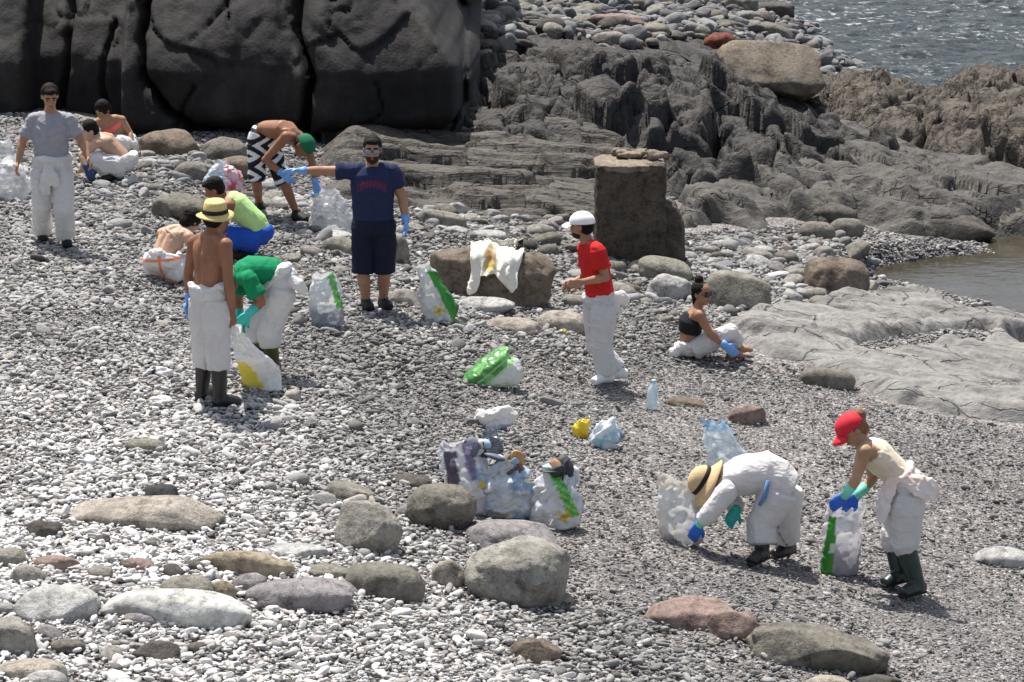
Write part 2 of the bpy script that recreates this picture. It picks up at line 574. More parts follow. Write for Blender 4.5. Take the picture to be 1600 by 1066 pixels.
# --- the dark ridge with its rubble plateau
def ridge_foot(X):
    return 39.55 + 0.35 * np.maximum(0, X - 2.0) + 0.5 * fbm(flow(X * 0.6, X * 0, 8), 2).reshape(X.shape)
def H_ridge(X, Y):
    d = Y - ridge_foot(X)
    prof = np.interp(d, [-3.0, -0.8, 0, 0.3, 1.0, 2.0, 3.2, 5.0, 26.0], [-2.5, -0.6, 0.0, 0.40, 0.60, 0.90, 1.05, 1.15, 0.35])
    base = -0.62
    side = np.interp(X, [-2.6, -1.2, 1.6, 3.0, 4.0, 5.0, 7.0], [0.5, 0.3, 0.0, -0.28, -0.62, -1.0, -1.9]) + np.clip(Y - 46, 0, 20) * 0.012 * sstep(2.0, 5.0, X)
    P = flow(X, Y)
    up = sstep(-0.2, 0.5, d)
    fade = 1 - 0.78 * sstep(4.2, 6.0, d)
    wq = np.stack([fbm(P * 0.6, 3), fbm(P * 0.6 + 20, 3)], -1)
    u, v = P[:, 0] * 0.9 + P[:, 1] * 0.35, P[:, 1] * 0.8 - P[:, 0] * 0.25
    B1 = facets(np.stack([u * 0.5, v * 0.55], -1) + wq * 0.55, 1, 0.46, 0.50, 0.32, .05)
    B2 = facets(np.stack([u * 1.25, v * 1.35], -1) + wq * 0.8, 2, 0.30, 0.30, 0.20, .06)
    B3 = facets(np.stack([u * 3.2, v * 3.4], -1) + wq * 1.2, 3, 0.13, 0.14, 0.08, .07)
    ly = (P[:, 1] * 0.9 + P[:, 0] * 0.5 + 1.2 * fbm(P * 0.5 + 3, 3)) * 2.2
    lam = 0.05 * (ly - np.floor(ly))                          # beds dipping across the rock
    rd = 0.15 * (ridged(P * np.array([0.9, 0.8, 1]) + 7, 4) - 0.3)
    fin = 0.045 * fbm(P * 6.0, 4, .6)
    return base + prof + side * up + up * fade * (B1 + B2 + B3 + rd + lam).reshape(X.shape) + fin.reshape(X.shape) * up
RL = Lookup(H_ridge, -3, 8, 38, 70, 0.15)
height_mesh('rock_ridge', -2.4, 7.2, 38.6, 47.3, 0.038, H_ridge, M_RIDGE, 0.06, 2.2)
height_mesh('rock_plateau', -2.4, 7.2, 47.2, 68.0, 0.12, H_ridge, M_RIDGE)

# --- crinkled outcrop by the sea
def H_out(X, Y):
    P = flow(X, Y)
    left = np.interp(X, [3.2, 4.3, 5.5, 6.2, 7.2, 9.5, 12], [-0.9, -0.25, -0.05, -0.12, 0.05, -0.1, -0.3])
    d = Y - 43.3 - 0.5 * fbm(flow(X * 0.5, X * 0, 3), 2).reshape(X.shape)
    prof = np.interp(d, [-0.8, 0, 0.3, 1.0, 2.2, 3.6, 5.0, 6.6, 8.5], [-0.8, 0.0, 0.42, 0.78, 0.92, 1.02, 1.0, 0.4, -0.6])
    Q = P[:, :2] * np.array([0.95, 0.75]) + np.stack([fbm(P * 0.9, 3), fbm(P * 0.9 + 20, 3)], -1) * 0.5
    F1, F2, ID = worley(Q, 5)
    pil = (ID - .5) * .3 + 0.36 * (0.5 - F1 * F1 * 1.3) - 0.30 * np.exp(-((F2 - F1) / 0.09) ** 2)
    rings = 0.05 * np.sin(F1 * 46 + 4 * fbm(P * 1.5 + 3, 2)) * sstep(.15, .3, F1)
    Q2 = P[:, :2] * np.array([2.6, 2.2]) + np.stack([fbm(P * 2, 2), fbm(P * 2 + 20, 2)], -1) * 0.5
    G1, G2, JD = worley(Q2, 2)
    sm = (JD - .5) * .12 + .05 * (.4 - G1) - .10 * np.exp(-((G2 - G1) / .06) ** 2) + facets(P[:, :2] * 4.5 + fbm(P * 3, 2)[:, None], 9, .05, .05, .04)
    fin = 0.03 * fbm(P * 7 + 3, 3)
    return -1.2 + prof + left + (pil + rings + sm + fin).reshape(X.shape)
height_mesh('rock_outcrop', 3.0, 11.0, 42.4, 52.5, 0.04, H_out, M_OUT, 0.06, 3.0)

# --- water
def sea_mat():
    t = NT('sea water')
    co = t.coord('Object', (1, 0.8, 1))
    n1 = t.noise(co, 1.3, 5, 0.7)
    n2 = t.noise(co, 4.0, 5, 0.7)
    n3 = t.noise(t.coord('Object', (0.25, 0.18, 1)), 1.0, 3, 0.6)
    foam_glints = t.math('MULTIPLY', t.ramp(n2, [(0.55, (0, 0, 0)), (0.63, (1, 1, 1))]), t.ramp(n3, [(0.42, (0, 0, 0)), (0.62, (1, 1, 1))]))  # white patches: shore foam, and sun sparkle painted into the water colour
    col = t.mixc(foam_glints, t.ramp(n1, [(0.35, (0.016, 0.024, 0.026)), (0.7, (0.035, 0.05, 0.048))]), (0.75, 0.78, 0.8))
    nb = t.bump(n1, 1.0, 0.5)
    nb = t.bump(n2, 1.0, 0.35, nb)
    m = t.out(col, 0.22, nb, 0.5)
    t.b.inputs['IOR'].default_value = 1.33
    return m
SEA_Z = -1.32
def sea_sheet():
    xs = np.concatenate([[-1200, -200, -40, -8], np.arange(3, 16.01, 0.11), [25, 60, 200, 1200]])
    ys = np.concatenate([np.arange(46, 80.01, 0.11), [90, 120, 250, 2500]])
    X, Y = np.meshgrid(xs, ys)
    P = flow(X, Y)
    Z = SEA_Z + 0.10 * fbm(P * np.array([0.7, 1.0, 1]), 4).reshape(X.shape) + 0.05 * ridged(P * np.array([1.8, 2.6, 1]), 3).reshape(X.shape)
    me = mk_mesh('sea', np.stack([X, Y, Z], -1).reshape(-1, 3), grid(len(xs), len(ys)))
    tag(add('sea', me, sea_mat()), kind='structure')
sea_sheet()

def pool_mat():
    t = NT('still pool water')
    co = t.coord('Object', (1, 1.4, 1))
    n1 = t.noise(co, 2.2, 3, 0.6)
    n2 = t.noise(co, 0.9, 4, 0.6)
    nb = t.bump(n1, 0.25, 0.05)
    m = t.out(t.ramp(n2, [(0.35, (0.030, 0.025, 0.016)), (0.65, (0.05, 0.043, 0.03))]), 0.10, nb, 0.12)
    t.b.inputs['IOR'].default_value = 1.33
    return m
def pool_sheet():
    xs, ys = np.arange(3.3, 10.01, 0.2), np.arange(29.5, 41.01, 0.2)
    X, Y = np.meshgrid(xs, ys)
    me = mk_mesh('tide_pool', np.stack([X, Y, np.full_like(X, -1.19)], -1).reshape(-1, 3), grid(len(xs), len(ys)))
    tag(add('tide_pool', me, pool_mat()), kind='structure')
pool_sheet()

# --- the cliff: huge dark blocks parted by cracks
def cliff_mat():
    t = NT('dark cliff rock')
    co = t.coord('Object')
    st = t.coord('Object', (1.6, 1.6, 0.35))
    n1 = t.noise(co, 0.9, 5, 0.6)
    n2 = t.noise(st, 3.0, 5, 0.65)
    n3 = t.noise(co, 22, 4, 0.65)
    g = t.n('ShaderNodeNewGeometry'); s = t.n('ShaderNodeSeparateXYZ'); t.l(g.outputs['Position'], s.inputs[0])
    col = t.ramp(n1, [(0.3, (0.010, 0.0095, 0.010)), (0.5, (0.020, 0.0185, 0.0185)), (0.7, (0.046, 0.042, 0.039))])
    col = t.mixc(0.7, col, t.ramp(n2, [(0.35, (0.6, 0.6, 0.62)), (0.6, (1.1, 1.08, 1.05)), (0.75, (1.4, 1.35, 1.3))]), 'MULTIPLY')
    col = t.mixc(0.7, col, t.ramp(n3, [(0.3, (0.7, 0.7, 0.7)), (0.7, (1.2, 1.2, 1.2))]), 'MULTIPLY')
    nb = t.bump(n2, 0.5, 0.05)
    nb = t.bump(n3, 0.45, 0.025, nb)
    return t.out(col, 0.85, nb, 0.25)
M_CLIFF = cliff_mat()

CL_Y = 39.5
def cpl(pts):
    return np.array([[at(a, b, CL_Y)[0], at(a, b, CL_Y)[2]] for a, b in pts])
CRACKS = [(cpl([(72, -260), (76, 0), (80, 110), (70, 200), (60, 300)]), 0.05, 0.5), (cpl([(205, -260), (222, -40), (212, 70), (222, 130), (262, 178), (300, 205), (350, 215), (460, 222)]), 0.06, 0.8),
          (cpl([(478, -260), (462, 0), (462, 60), (486, 130), (470, 215), (470, 300)]), 0.075, 0.9), (cpl([(150, 60), (138, 150), (150, 220)]), 0.04, 0.3),
          (cpl([(335, -80), (345, 20), (352, 50)]), 0.03, 0.25), (cpl([(560, 214), (600, 170), (585, 130)]), 0.02, 0.15), (cpl([(300, 140), (270, 205)]), 0.03, 0.2),
          (cpl([(640, -260), (690, 0), (722, 70), (724, 185), (690, 215), (600, 228), (470, 222)]), 0.05, 0.7)]
def seg_dist(P, poly):
    d = np.full(len(P), 1e9)
    for a, b in zip(poly[:-1], poly[1:]):
        e = b - a
        t = np.clip(((P - a) @ e) / (e @ e), 0, 1)
        d = np.minimum(d, np.linalg.norm(P - a - t[:, None] * e, axis=1))
    return d
def cliff_wall():
    us, vs = np.arange(-11, -0.40, 0.035), np.concatenate([np.arange(-0.7, 2.9, 0.035), [3.2, 3.5, 3.6, 3.4, 3.0]])
    U, Vv = np.meshgrid(us, vs)
    P = np.stack([U.ravel(), np.zeros(U.size), Vv.ravel()], -1)
    W2 = P[:, [0, 2]] + 0.05 * np.stack([fbm(P * 3, 3), fbm(P * 3 + 9, 3)], -1)
    y = np.full(len(P), CL_Y)
    dmin = np.full(len(P), 9.0)
    for poly, w, dep in CRACKS:
        d = seg_dist(W2, poly)
        dmin = np.minimum(dmin, d / (0.4 + dep)) if dep >= 0.6 else np.minimum(dmin, d + 0.25)
        y += dep * .8 * np.exp(-(d / (w * .62)) ** 2)
    y += 0.16 * (1 - sstep(0, 0.35, dmin)) ** 2                 # blocks round off towards their cracks
    z = P[:, 2]
    y += np.where(z > 1.0, 0.55 * (z - 1.0) + 0.35 * np.maximum(0, z - 1.0) ** 2, 0)      # leans back above
    y += np.interp(P[:, 0], [-8, -6.25, -6.1, -5.0, -4.85, -2.75, -2.65, -0.75, -0.6, 0.3], [0.9, 1.0, 1.6, 1.4, 0.0, 0.1, -0.05, 0.1, 0.6, 1.6])
    y += 0.30 * sstep(0.45, 0.0, z) * (P[:, 0] > -4.8)          # undercut foot
    y += 3.5 * sstep(-0.66, -0.30, P[:, 0] + 0.08 * fbm(P * 2.5, 3))                     # its seaward end
    y += 2.6 * sstep(0.0, 0.55, z - np.interp(P[:, 0], [-2.0, -1.45, -1.05, -0.6], [4.0, 1.75, 1.45, 0.85]) + 0.15 * fbm(P * 2 + 3, 3))
    up = sstep(0.9, 1.7, z)
    y += 0.16 * fbm(P * np.array([0.6, 1, 0.7]) + 5, 3) + (0.03 + 0.08 * up) * ridged(P * np.array([1.6, 1, 2.0]) + 2, 4) + 0.025 * fbm(P * 5, 3)
    F1, F2, ID = worley(P[:, [0, 2]] * np.array([1.1, 1.3]) + fbm(P * 1.1, 3)[:, None] * .6, 4)
    y += (0.03 + .16 * up) * (ID - .5) + (.006 + .06 * up) * np.exp(-((F2 - F1) / .05) ** 2)
    y = np.where(Vv.ravel() > 2.9, np.maximum(y, CL_Y + 1.2), y)
    nv = len(vs)
    yy = y.reshape(U.shape)
    for k, add_ in ((5, 0.3), (4, 1.2), (3, 2.4), (2, 5), (1, 9)):
        yy[nv - k] = yy[nv - 6] + add_
    V = np.stack([U, yy, Vv], -1).reshape(-1, 3)
    tag(add('cliff', mk_mesh('cliff', V, grid(len(us), nv)[:, ::-1]), M_CLIFF), kind='structure')
cliff_wall()

# ------------------------------------------------------------------ stones
def stone_mesh(name, seed, size, sub=4, e=2.4, rough=0.16, flat=0.0, facets=0):
    """a worn stone, half sizes given"""
    n, f = ico(sub)
    r = np.random.default_rng(seed)
    k = (np.abs(n) ** e).sum(1) ** (-1 / e)
    p = n * k[:, None]
    o = r.uniform(-50, 50, 3)
    d = rough * fbm(n * 0.9 + o, 2) + rough * 0.45 * fbm(n * 2.3 + o, 3)
    p = p * (1 + 1.6 * d)[:, None]
    for _ in range(facets):
        m = unit(r.normal(size=3) * np.array([1, 1, 0.7]))
        lim = r.uniform(0.62, 0.86)
        h = p @ m
        p = p - np.outer(np.maximum(0, h - lim) * 0.85, m)
    if sub >= 4:
        p = p + n * (0.012 * fbm(n * 9 + o, 2))[:, None]
    p = p * np.asarray(size)
    return mk_mesh(name, p, f)

MS = {
    'grey': rock_mat('grey basalt stone', (0.25, 0.235, 0.205), big=5),
    'dark': rock_mat('dark basalt stone', (0.08, 0.07, 0.062), big=5),
    'black': rock_mat('black stone', (0.035, 0.034, 0.036), big=5, pits=0.3),
    'tan': rock_mat('tan pitted stone', (0.30, 0.268, 0.225), big=4, pits=0.9),
    'olive': rock_mat('olive grey stone', (0.20, 0.188, 0.155), big=5),
    'purple': rock_mat('purple grey stone', (0.215, 0.198, 0.198), big=5),
    'red': rock_mat('reddish brown stone', (0.225, 0.165, 0.14), big=5),
    'pale': rock_mat('pale greenish stone', (0.42, 0.42, 0.39), big=4, pits=0.3, bump=0.25),
    'ochre': rock_mat('ochre stone', (0.28, 0.23, 0.165), big=5),
    'midgrey': rock_mat('mid grey stone', (0.15, 0.138, 0.115), big=5),
    'light': rock_mat('light grey stone', (0.34, 0.335, 0.32), big=5),
    'brown': rock_mat('brown rough stone', (0.15, 0.12, 0.09), big=5, pits=0.8),
    'slabtan': rock_mat('weathered tan slab', (0.185, 0.155, 0.12), big=2.5, pits=0.9),
    'rust': rock_mat('rust red stone', (0.16, 0.05, 0.03), big=6),
}
BOULDERS = []     # footprint discs that keep pebbles out
_seed = [100]
def boulder(label, cx, by, w, h, mat, dr=0.7, rot=0.0, e=2.5, rough=0.14, facets=1, tilt=0.0, name='boulder', H=None, sub=4, cat='boulder', sink=0.2):
    """cx,by: foot of its front edge in the photo, w,h: size there; dr: depth to width"""
    p = ground(cx, by) if H is None else at(cx, by, H)
    s = ppm(p)
    W_, Hh = w / s, h / s
    dep = W_ * dr
    hz = max((Hh - dep * 0.5 * 0.24) / 0.97, 0.3 * min(W_, Hh * 1.5))
    _seed[0] += 1
    cz = hz * (0.5 - sink)
    half = V3(W_ / 2, dep / 2, hz * (0.5 + sink))
    me = stone_mesh(name, _seed[0], half, sub, e, rough, facets=facets)
    o = add(name, me, MS[mat])
    c = p + V3(0, dep * 0.42, 0)
    if H is None: c[2] = float(G(c[0], c[1]))
    o.location = (c[0], c[1], c[2] + cz - 0.03)
    o.rotation_euler = (0, tilt, rot)
    BOULDERS.append((c[0], c[1], W_ / 2, dep / 2))
    return tag(o, label, cat)
B = boulder
# foreground, left
B('long tan pitted slab with a black stone behind it', 225, 826, 235, 52, 'tan', 0.45, 0.05, 3.0, 0.10, 2, -0.03)
B('black glossy stone behind the long tan slab', 245, 784, 62, 32, 'black', 0.7, 0, 2.4)
B('dark brown angular stone at the end of the long tan slab', 66, 843, 66, 34, 'dark', 0.8, 0.2, 2.6, 0.2, 3)
B('small dark stone in front of the long tan slab', 155, 853, 34, 26, 'dark', 0.8, 0, 2.4, 0.2, 3, name='stone', cat='stone')
B('olive grey flattish stone at the left photo edge', 8, 885, 62, 34, 'olive', 0.7)
B('smooth grey egg shaped stone near the left photo edge', 45, 912, 62, 34, 'grey', 0.6, 0, 2.3, 0.08, 0, 0.35)
B('long reddish purple stone beside the grey egg shaped stone', 86, 893, 78, 30, 'red', 0.5, 0, 2.6, 0.1, 1, 0.06)
B('small brown cobble below the smooth long reddish purple stone', 213, 892, 62, 26, 'red', 0.6, 0, 2.4, 0.12, 1, 0.2, name='stone', cat='stone')
B('broad flat grey rock half buried in pale pebbles, lower left', 80, 972, 135, 62, 'light', 0.8, 0.1, 2.6, 0.16, 2)
B('grey rounded rock cut by the lower left photo edge', 5, 1024, 90, 62, 'grey', 0.8)
B('tan rock in the bottom left corner', 45, 1066, 110, 45, 'tan', 0.7, 0, 2.4, 0.14, 1)
B('pale grey smooth stone in front of the corner tan rock', 68, 1078, 70, 38, 'light', 0.7, 0, 2.2, 0.08, 0)
B('dark purple brown rock alone among pale pebbles, lower left', 238, 1035, 82, 40, 'dark', 0.7, 0.1, 2.4, 0.2, 2)
B('long pale greenish white slab', 275, 978, 225, 58, 'pale', 0.4, 0.0, 2.8, 0.10, 1, 0.06)
B('small pinkish stone lying against the pale greenish slab', 215, 975, 62, 26, 'purple', 0.6, 0, 2.3, 0.1, 0)
B('rounded tan grey rock behind the pale greenish slab', 290, 935, 86, 40, 'olive', 0.7, 0, 2.4, 0.1, 0)
B('small round ochre stone between grey and tan rocks', 347, 937, 42, 36, 'ochre', 0.8, 0, 2.3, 0.1, 1, 0.3)
B('angular slate grey stone beside the small ochre stone', 386, 927, 58, 34, 'purple', 0.8, 0, 2.6, 0.15, 3)
B('long flat ochre brown rock with a dark end', 382, 899, 158, 42, 'ochre', 0.4, 0, 2.6, 0.16, 2, 0.10)
B('broad purple grey rock among the foreground boulders', 465, 955, 160, 52, 'purple', 0.6, 0, 2.6, 0.12, 1, -0.03)
B('slate purple stone at the end of the broad purple rock', 545, 930, 70, 30, 'purple', 0.6, 0, 2.4, 0.12, 1, 0.1)
B('pale grey flat stone behind the purple rocks', 455, 872, 110, 28, 'light', 0.6, 0, 2.4, 0.1, 1)
B('large flat olive grey boulder beside the small tan stone', 598, 938, 130, 64, 'midgrey', 0.7, 0, 2.6, 0.12, 1, 0.08)
B('dark olive stone against the large flat olive boulder', 508, 903, 80, 26, 'olive', 0.6, 0, 2.3, 0.14, 1, 0.1)
B('upright tan stone beside the big round boulder', 698, 918, 52, 50, 'tan', 0.7, 0, 2.5, 0.12, 1, 0.5)
B('big round grey boulder, the largest in the foreground', 816, 950, 168, 114, 'grey', 0.8, 0.2, 2.3, 0.13, 2, 0.0, sub=5, sink=0.06)
B('small ochre cobble at the foot of the big round boulder', 880, 944, 34, 22, 'ochre', 0.9, 0, 2.2, 0.1, 0, name='stone', cat='stone')
B('flat dark rock between the bags and the big round boulder', 800, 862, 150, 52, 'purple', 0.7, 0, 2.8, 0.16, 2, 0.04)
B('oval grey boulder with a brown chipped face', 574, 866, 104, 86, 'grey', 0.8, 0.1, 2.4, 0.12, 2, 0.35, sub=5, sink=0.06)
B('flat olive rock behind the oval chipped boulder', 545, 783, 76, 36, 'olive', 0.8, 0, 2.3, 0.12, 1, 0.2)
B('round dark boulder beside the heaped rubbish bags', 690, 828, 104, 78, 'midgrey', 0.8, -0.1, 2.4, 0.10, 1, 0.05, sub=5, sink=0.06)
B('flat dark rock behind the round dark boulder', 640, 762, 70, 26, 'dark', 0.7, 0, 2.4, 0.14, 1)
B('small purple stone at the foot of the round dark boulder', 640, 812, 46, 30, 'purple', 0.8, 0, 2.3, 0.1, 1, 0.4)
B('brown rough stone alone in the bottom middle pebbles', 838, 1036, 76, 40, 'brown', 0.7, 0, 2.5, 0.2, 2, 0.15)
B('small black stone at the bottom edge', 593, 1064, 20, 12, 'black', 0.8, name='stone', cat='stone')
# foreground, right
B('large reddish brown slab', 1090, 983, 156, 54, 'red', 0.6, 0, 2.6, 0.12, 3, -0.02)
B('cracked reddish rock leaning on the large reddish slab', 1143, 1000, 90, 48, 'red', 0.7, 0.2, 2.5, 0.22, 4, 0.2)
B('large dark grey wedge boulder at the bottom', 1278, 1050, 214, 70, 'midgrey', 0.5, -0.1, 2.6, 0.16, 3, 0.13, sub=5)
B('tan stone cut by the bottom photo edge', 1290, 1082, 90, 30, 'tan', 0.6)
B('dark rounded rock cut by the bottom photo edge', 1375, 1086, 80, 36, 'dark', 0.6)
B('smooth pale grey rock at the right photo edge', 1570, 886, 92, 34, 'light', 0.7, 0, 2.3, 0.1, 1)
B('small dark pebble right of the grey wedge boulder', 1428, 1036, 18, 14, 'dark', 0.8, name='stone', cat='stone')
B('reddish angular stone behind the bent woman', 1170, 664, 60, 34, 'red', 0.7, 0, 2.5, 0.2, 3, 0.1)
B('flat greyish brown stone below the water bottle', 1075, 636, 70, 20, 'brown', 0.6, 0, 2.4, 0.12, 2, 0.15)
B('small dark stone left of the reddish angular stone', 1110, 690, 50, 14, 'dark', 0.6, 0, 2.4, 0.12, 1, name='stone', cat='stone')
B('olive flat rock among pale pebbles below the straw hat man', 225, 707, 64, 28, 'olive', 0.7, 0, 2.4, 0.12, 1)
B('long dark rounded stone lying on the slab edge', 1294, 606, 86, 36, 'midgrey', 0.5, 0, 3.2, 0.06, 0, 0.08)
# middle, around the pillar and the draped boulder
DRAPED = B('broad brown boulder with a white cloth over it', 765, 474, 195, 92, 'brown', 0.75, 0, 2.7, 0.20, 4, 0.02, sub=5)
B('low whitish rock in front of the draped boulder', 758, 490, 92, 32, 'light', 0.7, 0, 2.6, 0.14, 2)
B('flat tan rock in front of the low whitish rock', 805, 522, 84, 30, 'tan', 0.7, 0, 2.4, 0.12, 1, 0.1)
B('smooth tan boulder by the red shirted man', 878, 519, 78, 40, 'tan', 0.8, 0, 2.5, 0.08, 0)
B('large olive grey boulder behind the seated woman', 1152, 482, 112, 64, 'olive', 0.8, -0.3, 2.8, 0.10, 2, 0.18, sub=5)
B('pale grey pointed rock left of the seated woman', 1045, 470, 72, 46, 'light', 0.7, 0, 2.4, 0.16, 3, 0.1)
B('sloping olive rock below the pillar', 1040, 440, 92, 40, 'olive', 0.8, 0, 2.6, 0.1, 1, 0.25)
B('tan olive rounded rock at the pillar foot', 1008, 430, 58, 28, 'tan', 0.8, 0, 2.4, 0.1, 0, 0.1)
B('dark brown layered boulder at the pool edge', 1305, 462, 102, 66, 'brown', 0.8, 0, 2.8, 0.18, 3, 0.08, sub=5)
B('small grey rock in the pool beside the brown boulder', 1352, 460, 54, 30, 'grey', 0.8, 0, 2.4, 0.14, 2)
B('dark stone in front of the layered pool boulder', 1332, 474, 38, 22, 'midgrey', 0.8)
B('pale stone in the pool', 1424, 446, 44, 22, 'light', 0.8, 0, 2.4, 0.14, 2)
B('olive grey stone at the feet of the layered boulder', 1283, 478, 40, 20, 'olive', 0.8, 0, 2.3, 0.08, 0)
B('round dark wet boulder on the shelf behind the pool', 1295, 352, 92, 40, 'dark', 0.8, 0, 2.5, 0.12, 1)
B('dark pair stone on the near side of the pool shelf', 1325, 372, 56, 36, 'midgrey', 0.8, 0, 2.3, 0.08, 0)
B('grey rounded stone left of the dark wet pair', 1278, 376, 60, 36, 'midgrey', 0.8, 0, 2.3, 0.08, 0)
B('black craggy rock on the shelf at the right edge', 1560, 340, 92, 46, 'black', 0.8, 0, 2.8, 0.25, 3)
B('dark smooth rock by the pool at the right edge', 1485, 376, 130, 44, 'dark', 0.7, 0, 2.5, 0.16, 2)
B('dark stone on the smooth slab near the pebbles', 1277, 560, 28, 14, 'dark', 0.8, name='stone', cat='stone')
B('dark grey stone lying on the slab beside another', 1342, 556, 30, 18, 'dark', 0.8, name='stone', cat='stone')
B('tan cobble beside the dark stones on the slab', 1398, 556, 34, 14, 'tan', 0.8, name='stone', cat='stone')
# stones at the cliff foot
B('brown boulder in the shade at the cliff foot', 262, 246, 100, 52, 'brown', 0.9, 0, 2.6, 0.12, 2)
B('grey brown boulder behind the pink bag', 352, 254, 76, 44, 'midgrey', 0.9, 0, 2.4, 0.12, 1)
B('dark brown boulder between the cliff and the bent man', 372, 278, 70, 38, 'brown', 0.9, 0, 2.4, 0.12, 1)
B('grey boulder left of the pink bag', 295, 284, 56, 34, 'midgrey', 0.8, 0, 2.4, 0.14, 2)
B('flat grey boulder behind the bare backed woman', 280, 345, 92, 46, 'midgrey', 0.8, 0, 2.5, 0.12, 2, 0.1)
B('olive boulder behind the legs of the navy shirted man', 612, 412, 54, 50, 'olive', 0.8, 0, 2.6, 0.12, 1)
B('pale rounded rock left of the navy shorts', 535, 398, 66, 32, 'olive', 0.7, 0, 2.4, 0.12, 1, 0.15)
B('whitish flat rock between the clear bag and navy shorts', 520, 376, 66, 22, 'light', 0.7, 0, 2.4, 0.12, 1)
B('long striped olive rock on the ledge', 690, 356, 84, 34, 'olive', 0.6, 0.2, 2.5, 0.18, 2, 0.3)
B('long pale smooth stone behind the draped boulder', 762, 374, 62, 20, 'light', 0.6, 0, 2.5, 0.08, 0)
B('light grey round stone on the ledge pebbles', 712, 336, 30, 24, 'light', 0.8, 0, 2.3, 0.1, 1)
B('grey flattish stone in front of the draped boulder', 600, 470, 40, 22, 'grey', 0.8, name='stone', cat='stone')
B('grey boulder standing left of the green bag', 630, 478, 56, 32, 'grey', 0.8, 0, 2.4, 0.14, 2)
# plateau of the ridge
def on_ridge(px, py):
    return hit(px, py, RL, 48.0)
def BR(label, cx, by, w, h, mat, dr=0.8, e=2.6, rough=0.15, facets=2, tilt=0.0, rot=0.0, sub=4, cat='boulder', name='boulder', lift=0.0):
    p = on_ridge(cx, by)
    s = ppm(p)
    W_, dep = w / s, w / s * dr
    hz = max(h / s - dep * 0.06, 0.12)
    _seed[0] += 1
    o = add(name, stone_mesh(name, _seed[0], (W_ / 2, dep / 2, hz * 0.75), sub, e, rough, facets=facets), MS[mat])
    o.location = (p[0], p[1] + dep * 0.4, p[2] + hz * 0.25 + lift)
    o.rotation_euler = (0, tilt, rot)
    return tag(o, label, cat)
BR('flat tan slab of rock beside the sea', 1205, 150, 165, 72, 'slabtan', 0.9, 3.2, 0.16, 4, 0.05, 0.15, 5, lift=.18)
BR('rusty red rock on the ridge beside the tan slab', 1128, 80, 58, 28, 'rust', 0.8, 2.4, 0.2, 3)
BR('dark green grey stone below the rusty red rock', 1132, 98, 50, 26, 'dark', 0.8)
BR('brown reddish rock embedded in the ridge top', 960, 46, 90, 26, 'red', 0.7, 2.6, 0.2, 3)
BR('dark boulder at the water edge on the ridge end', 1212, 26, 66, 24, 'dark', 0.8)
BR('grey boulder at the top of the rubble near the sea', 1160, 22, 50, 30, 'midgrey', 0.8)
BR('grey sloping boulder beside the tan slab and sea', 1212, 62, 60, 26, 'midgrey', 0.8, 2.5, 0.1, 1, 0.3)

# ------------------------------------------------------------------ pillar
def pillar():
    p = ground(985, 412)
    s = ppm(p)
    root = empty('stone_pillar', p)
    tag(root, 'square weathered brown masonry pillar with crumbling top', 'pillar')
    h = 152 / s
    w, dp = 106 / s, 100 / s
    def rb(hx, hy, hz, cz, seed, amp, e, mat, name, cx=0, cy=0, taper=0.0, sub=6):
        n, f = ico(sub)
        if e > 8:                                   # a true block: fine grid on each side
            g1 = np.linspace(-1, 1, 46)
            U, W_ = [a_.ravel() for a_ in np.meshgrid(g1, g1)]
            O = np.ones_like(U)
            sides = [(U, -O, W_), (O, U, W_), (-U, O, W_), (-O, -U, W_), (U, W_, O)]
            n = np.concatenate([np.stack(s_, -1) for s_ in sides])
            f = np.concatenate([grid(46, 46) + 46 * 46 * k_ for k_ in range(5)])
            q = n * V3(hx, hy, hz)
            n = np.where(np.abs(n) > .93, n, 0)
        else:
            k = (np.abs(n) ** e).sum(1) ** (-1 / e)
            q = n * k[:, None] * V3(hx, hy, hz)
        q[:, :2] *= (1 - taper * q[:, 2:3] / hz)
        d = amp * fbm(q * 2.5 + seed, 3) + amp * 0.6 * ridged(q * 7 + seed, 3) - amp * (e > 8) * .8 * np.clip(np.abs(n).sum(1) - 1.6, 0, 1)
        q = q + n * d[:, None] + V3(cx, cy, cz)
        return add(name, mk_mesh(name, q, f), mat, root)
    M1 = rock_mat('brown crumbling masonry', (0.09, 0.074, 0.058), (0.035, 0.029, 0.024), big=5, pits=0.9, bump=1.0)
    M2 = rock_mat('pale pillar cap', (0.22, 0.18, 0.135), big=5, pits=0.8, bump=0.7)
    rb(w / 2, dp / 2, h / 2 + 0.15, h / 2 - 0.15, 3, 0.04, 14, M1, 'shaft', 0, dp / 2, 0.02)
    rb(0.23, dp / 2 * 0.9, h * 0.36, h * 0.22, 8, 0.06, 5, M1, 'broken_side', w / 2 - 0.02, dp / 2 + 0.05, 0.12, 5)
    rb(w / 2 + 0.005, dp / 2 + 0.005, 0.045, h - 0.02, 5, 0.035, 6, M2, 'cap', -0.01, dp / 2, 0, 5)
    r = np.random.default_rng(4)
    for k in range(9):
        x, y = r.uniform(-w / 2 + .05, w / 2 - .05), r.uniform(.1, dp - .1)
        o = add('loose_stone', stone_mesh('loose_stone', 900 + k, r.uniform(0.04, 0.1, 3) * V3(1.3, 1, .6), 3, 2.6, .2, facets=2), M2, root)
        o.location = (x, y, h + 0.08)
pillar()

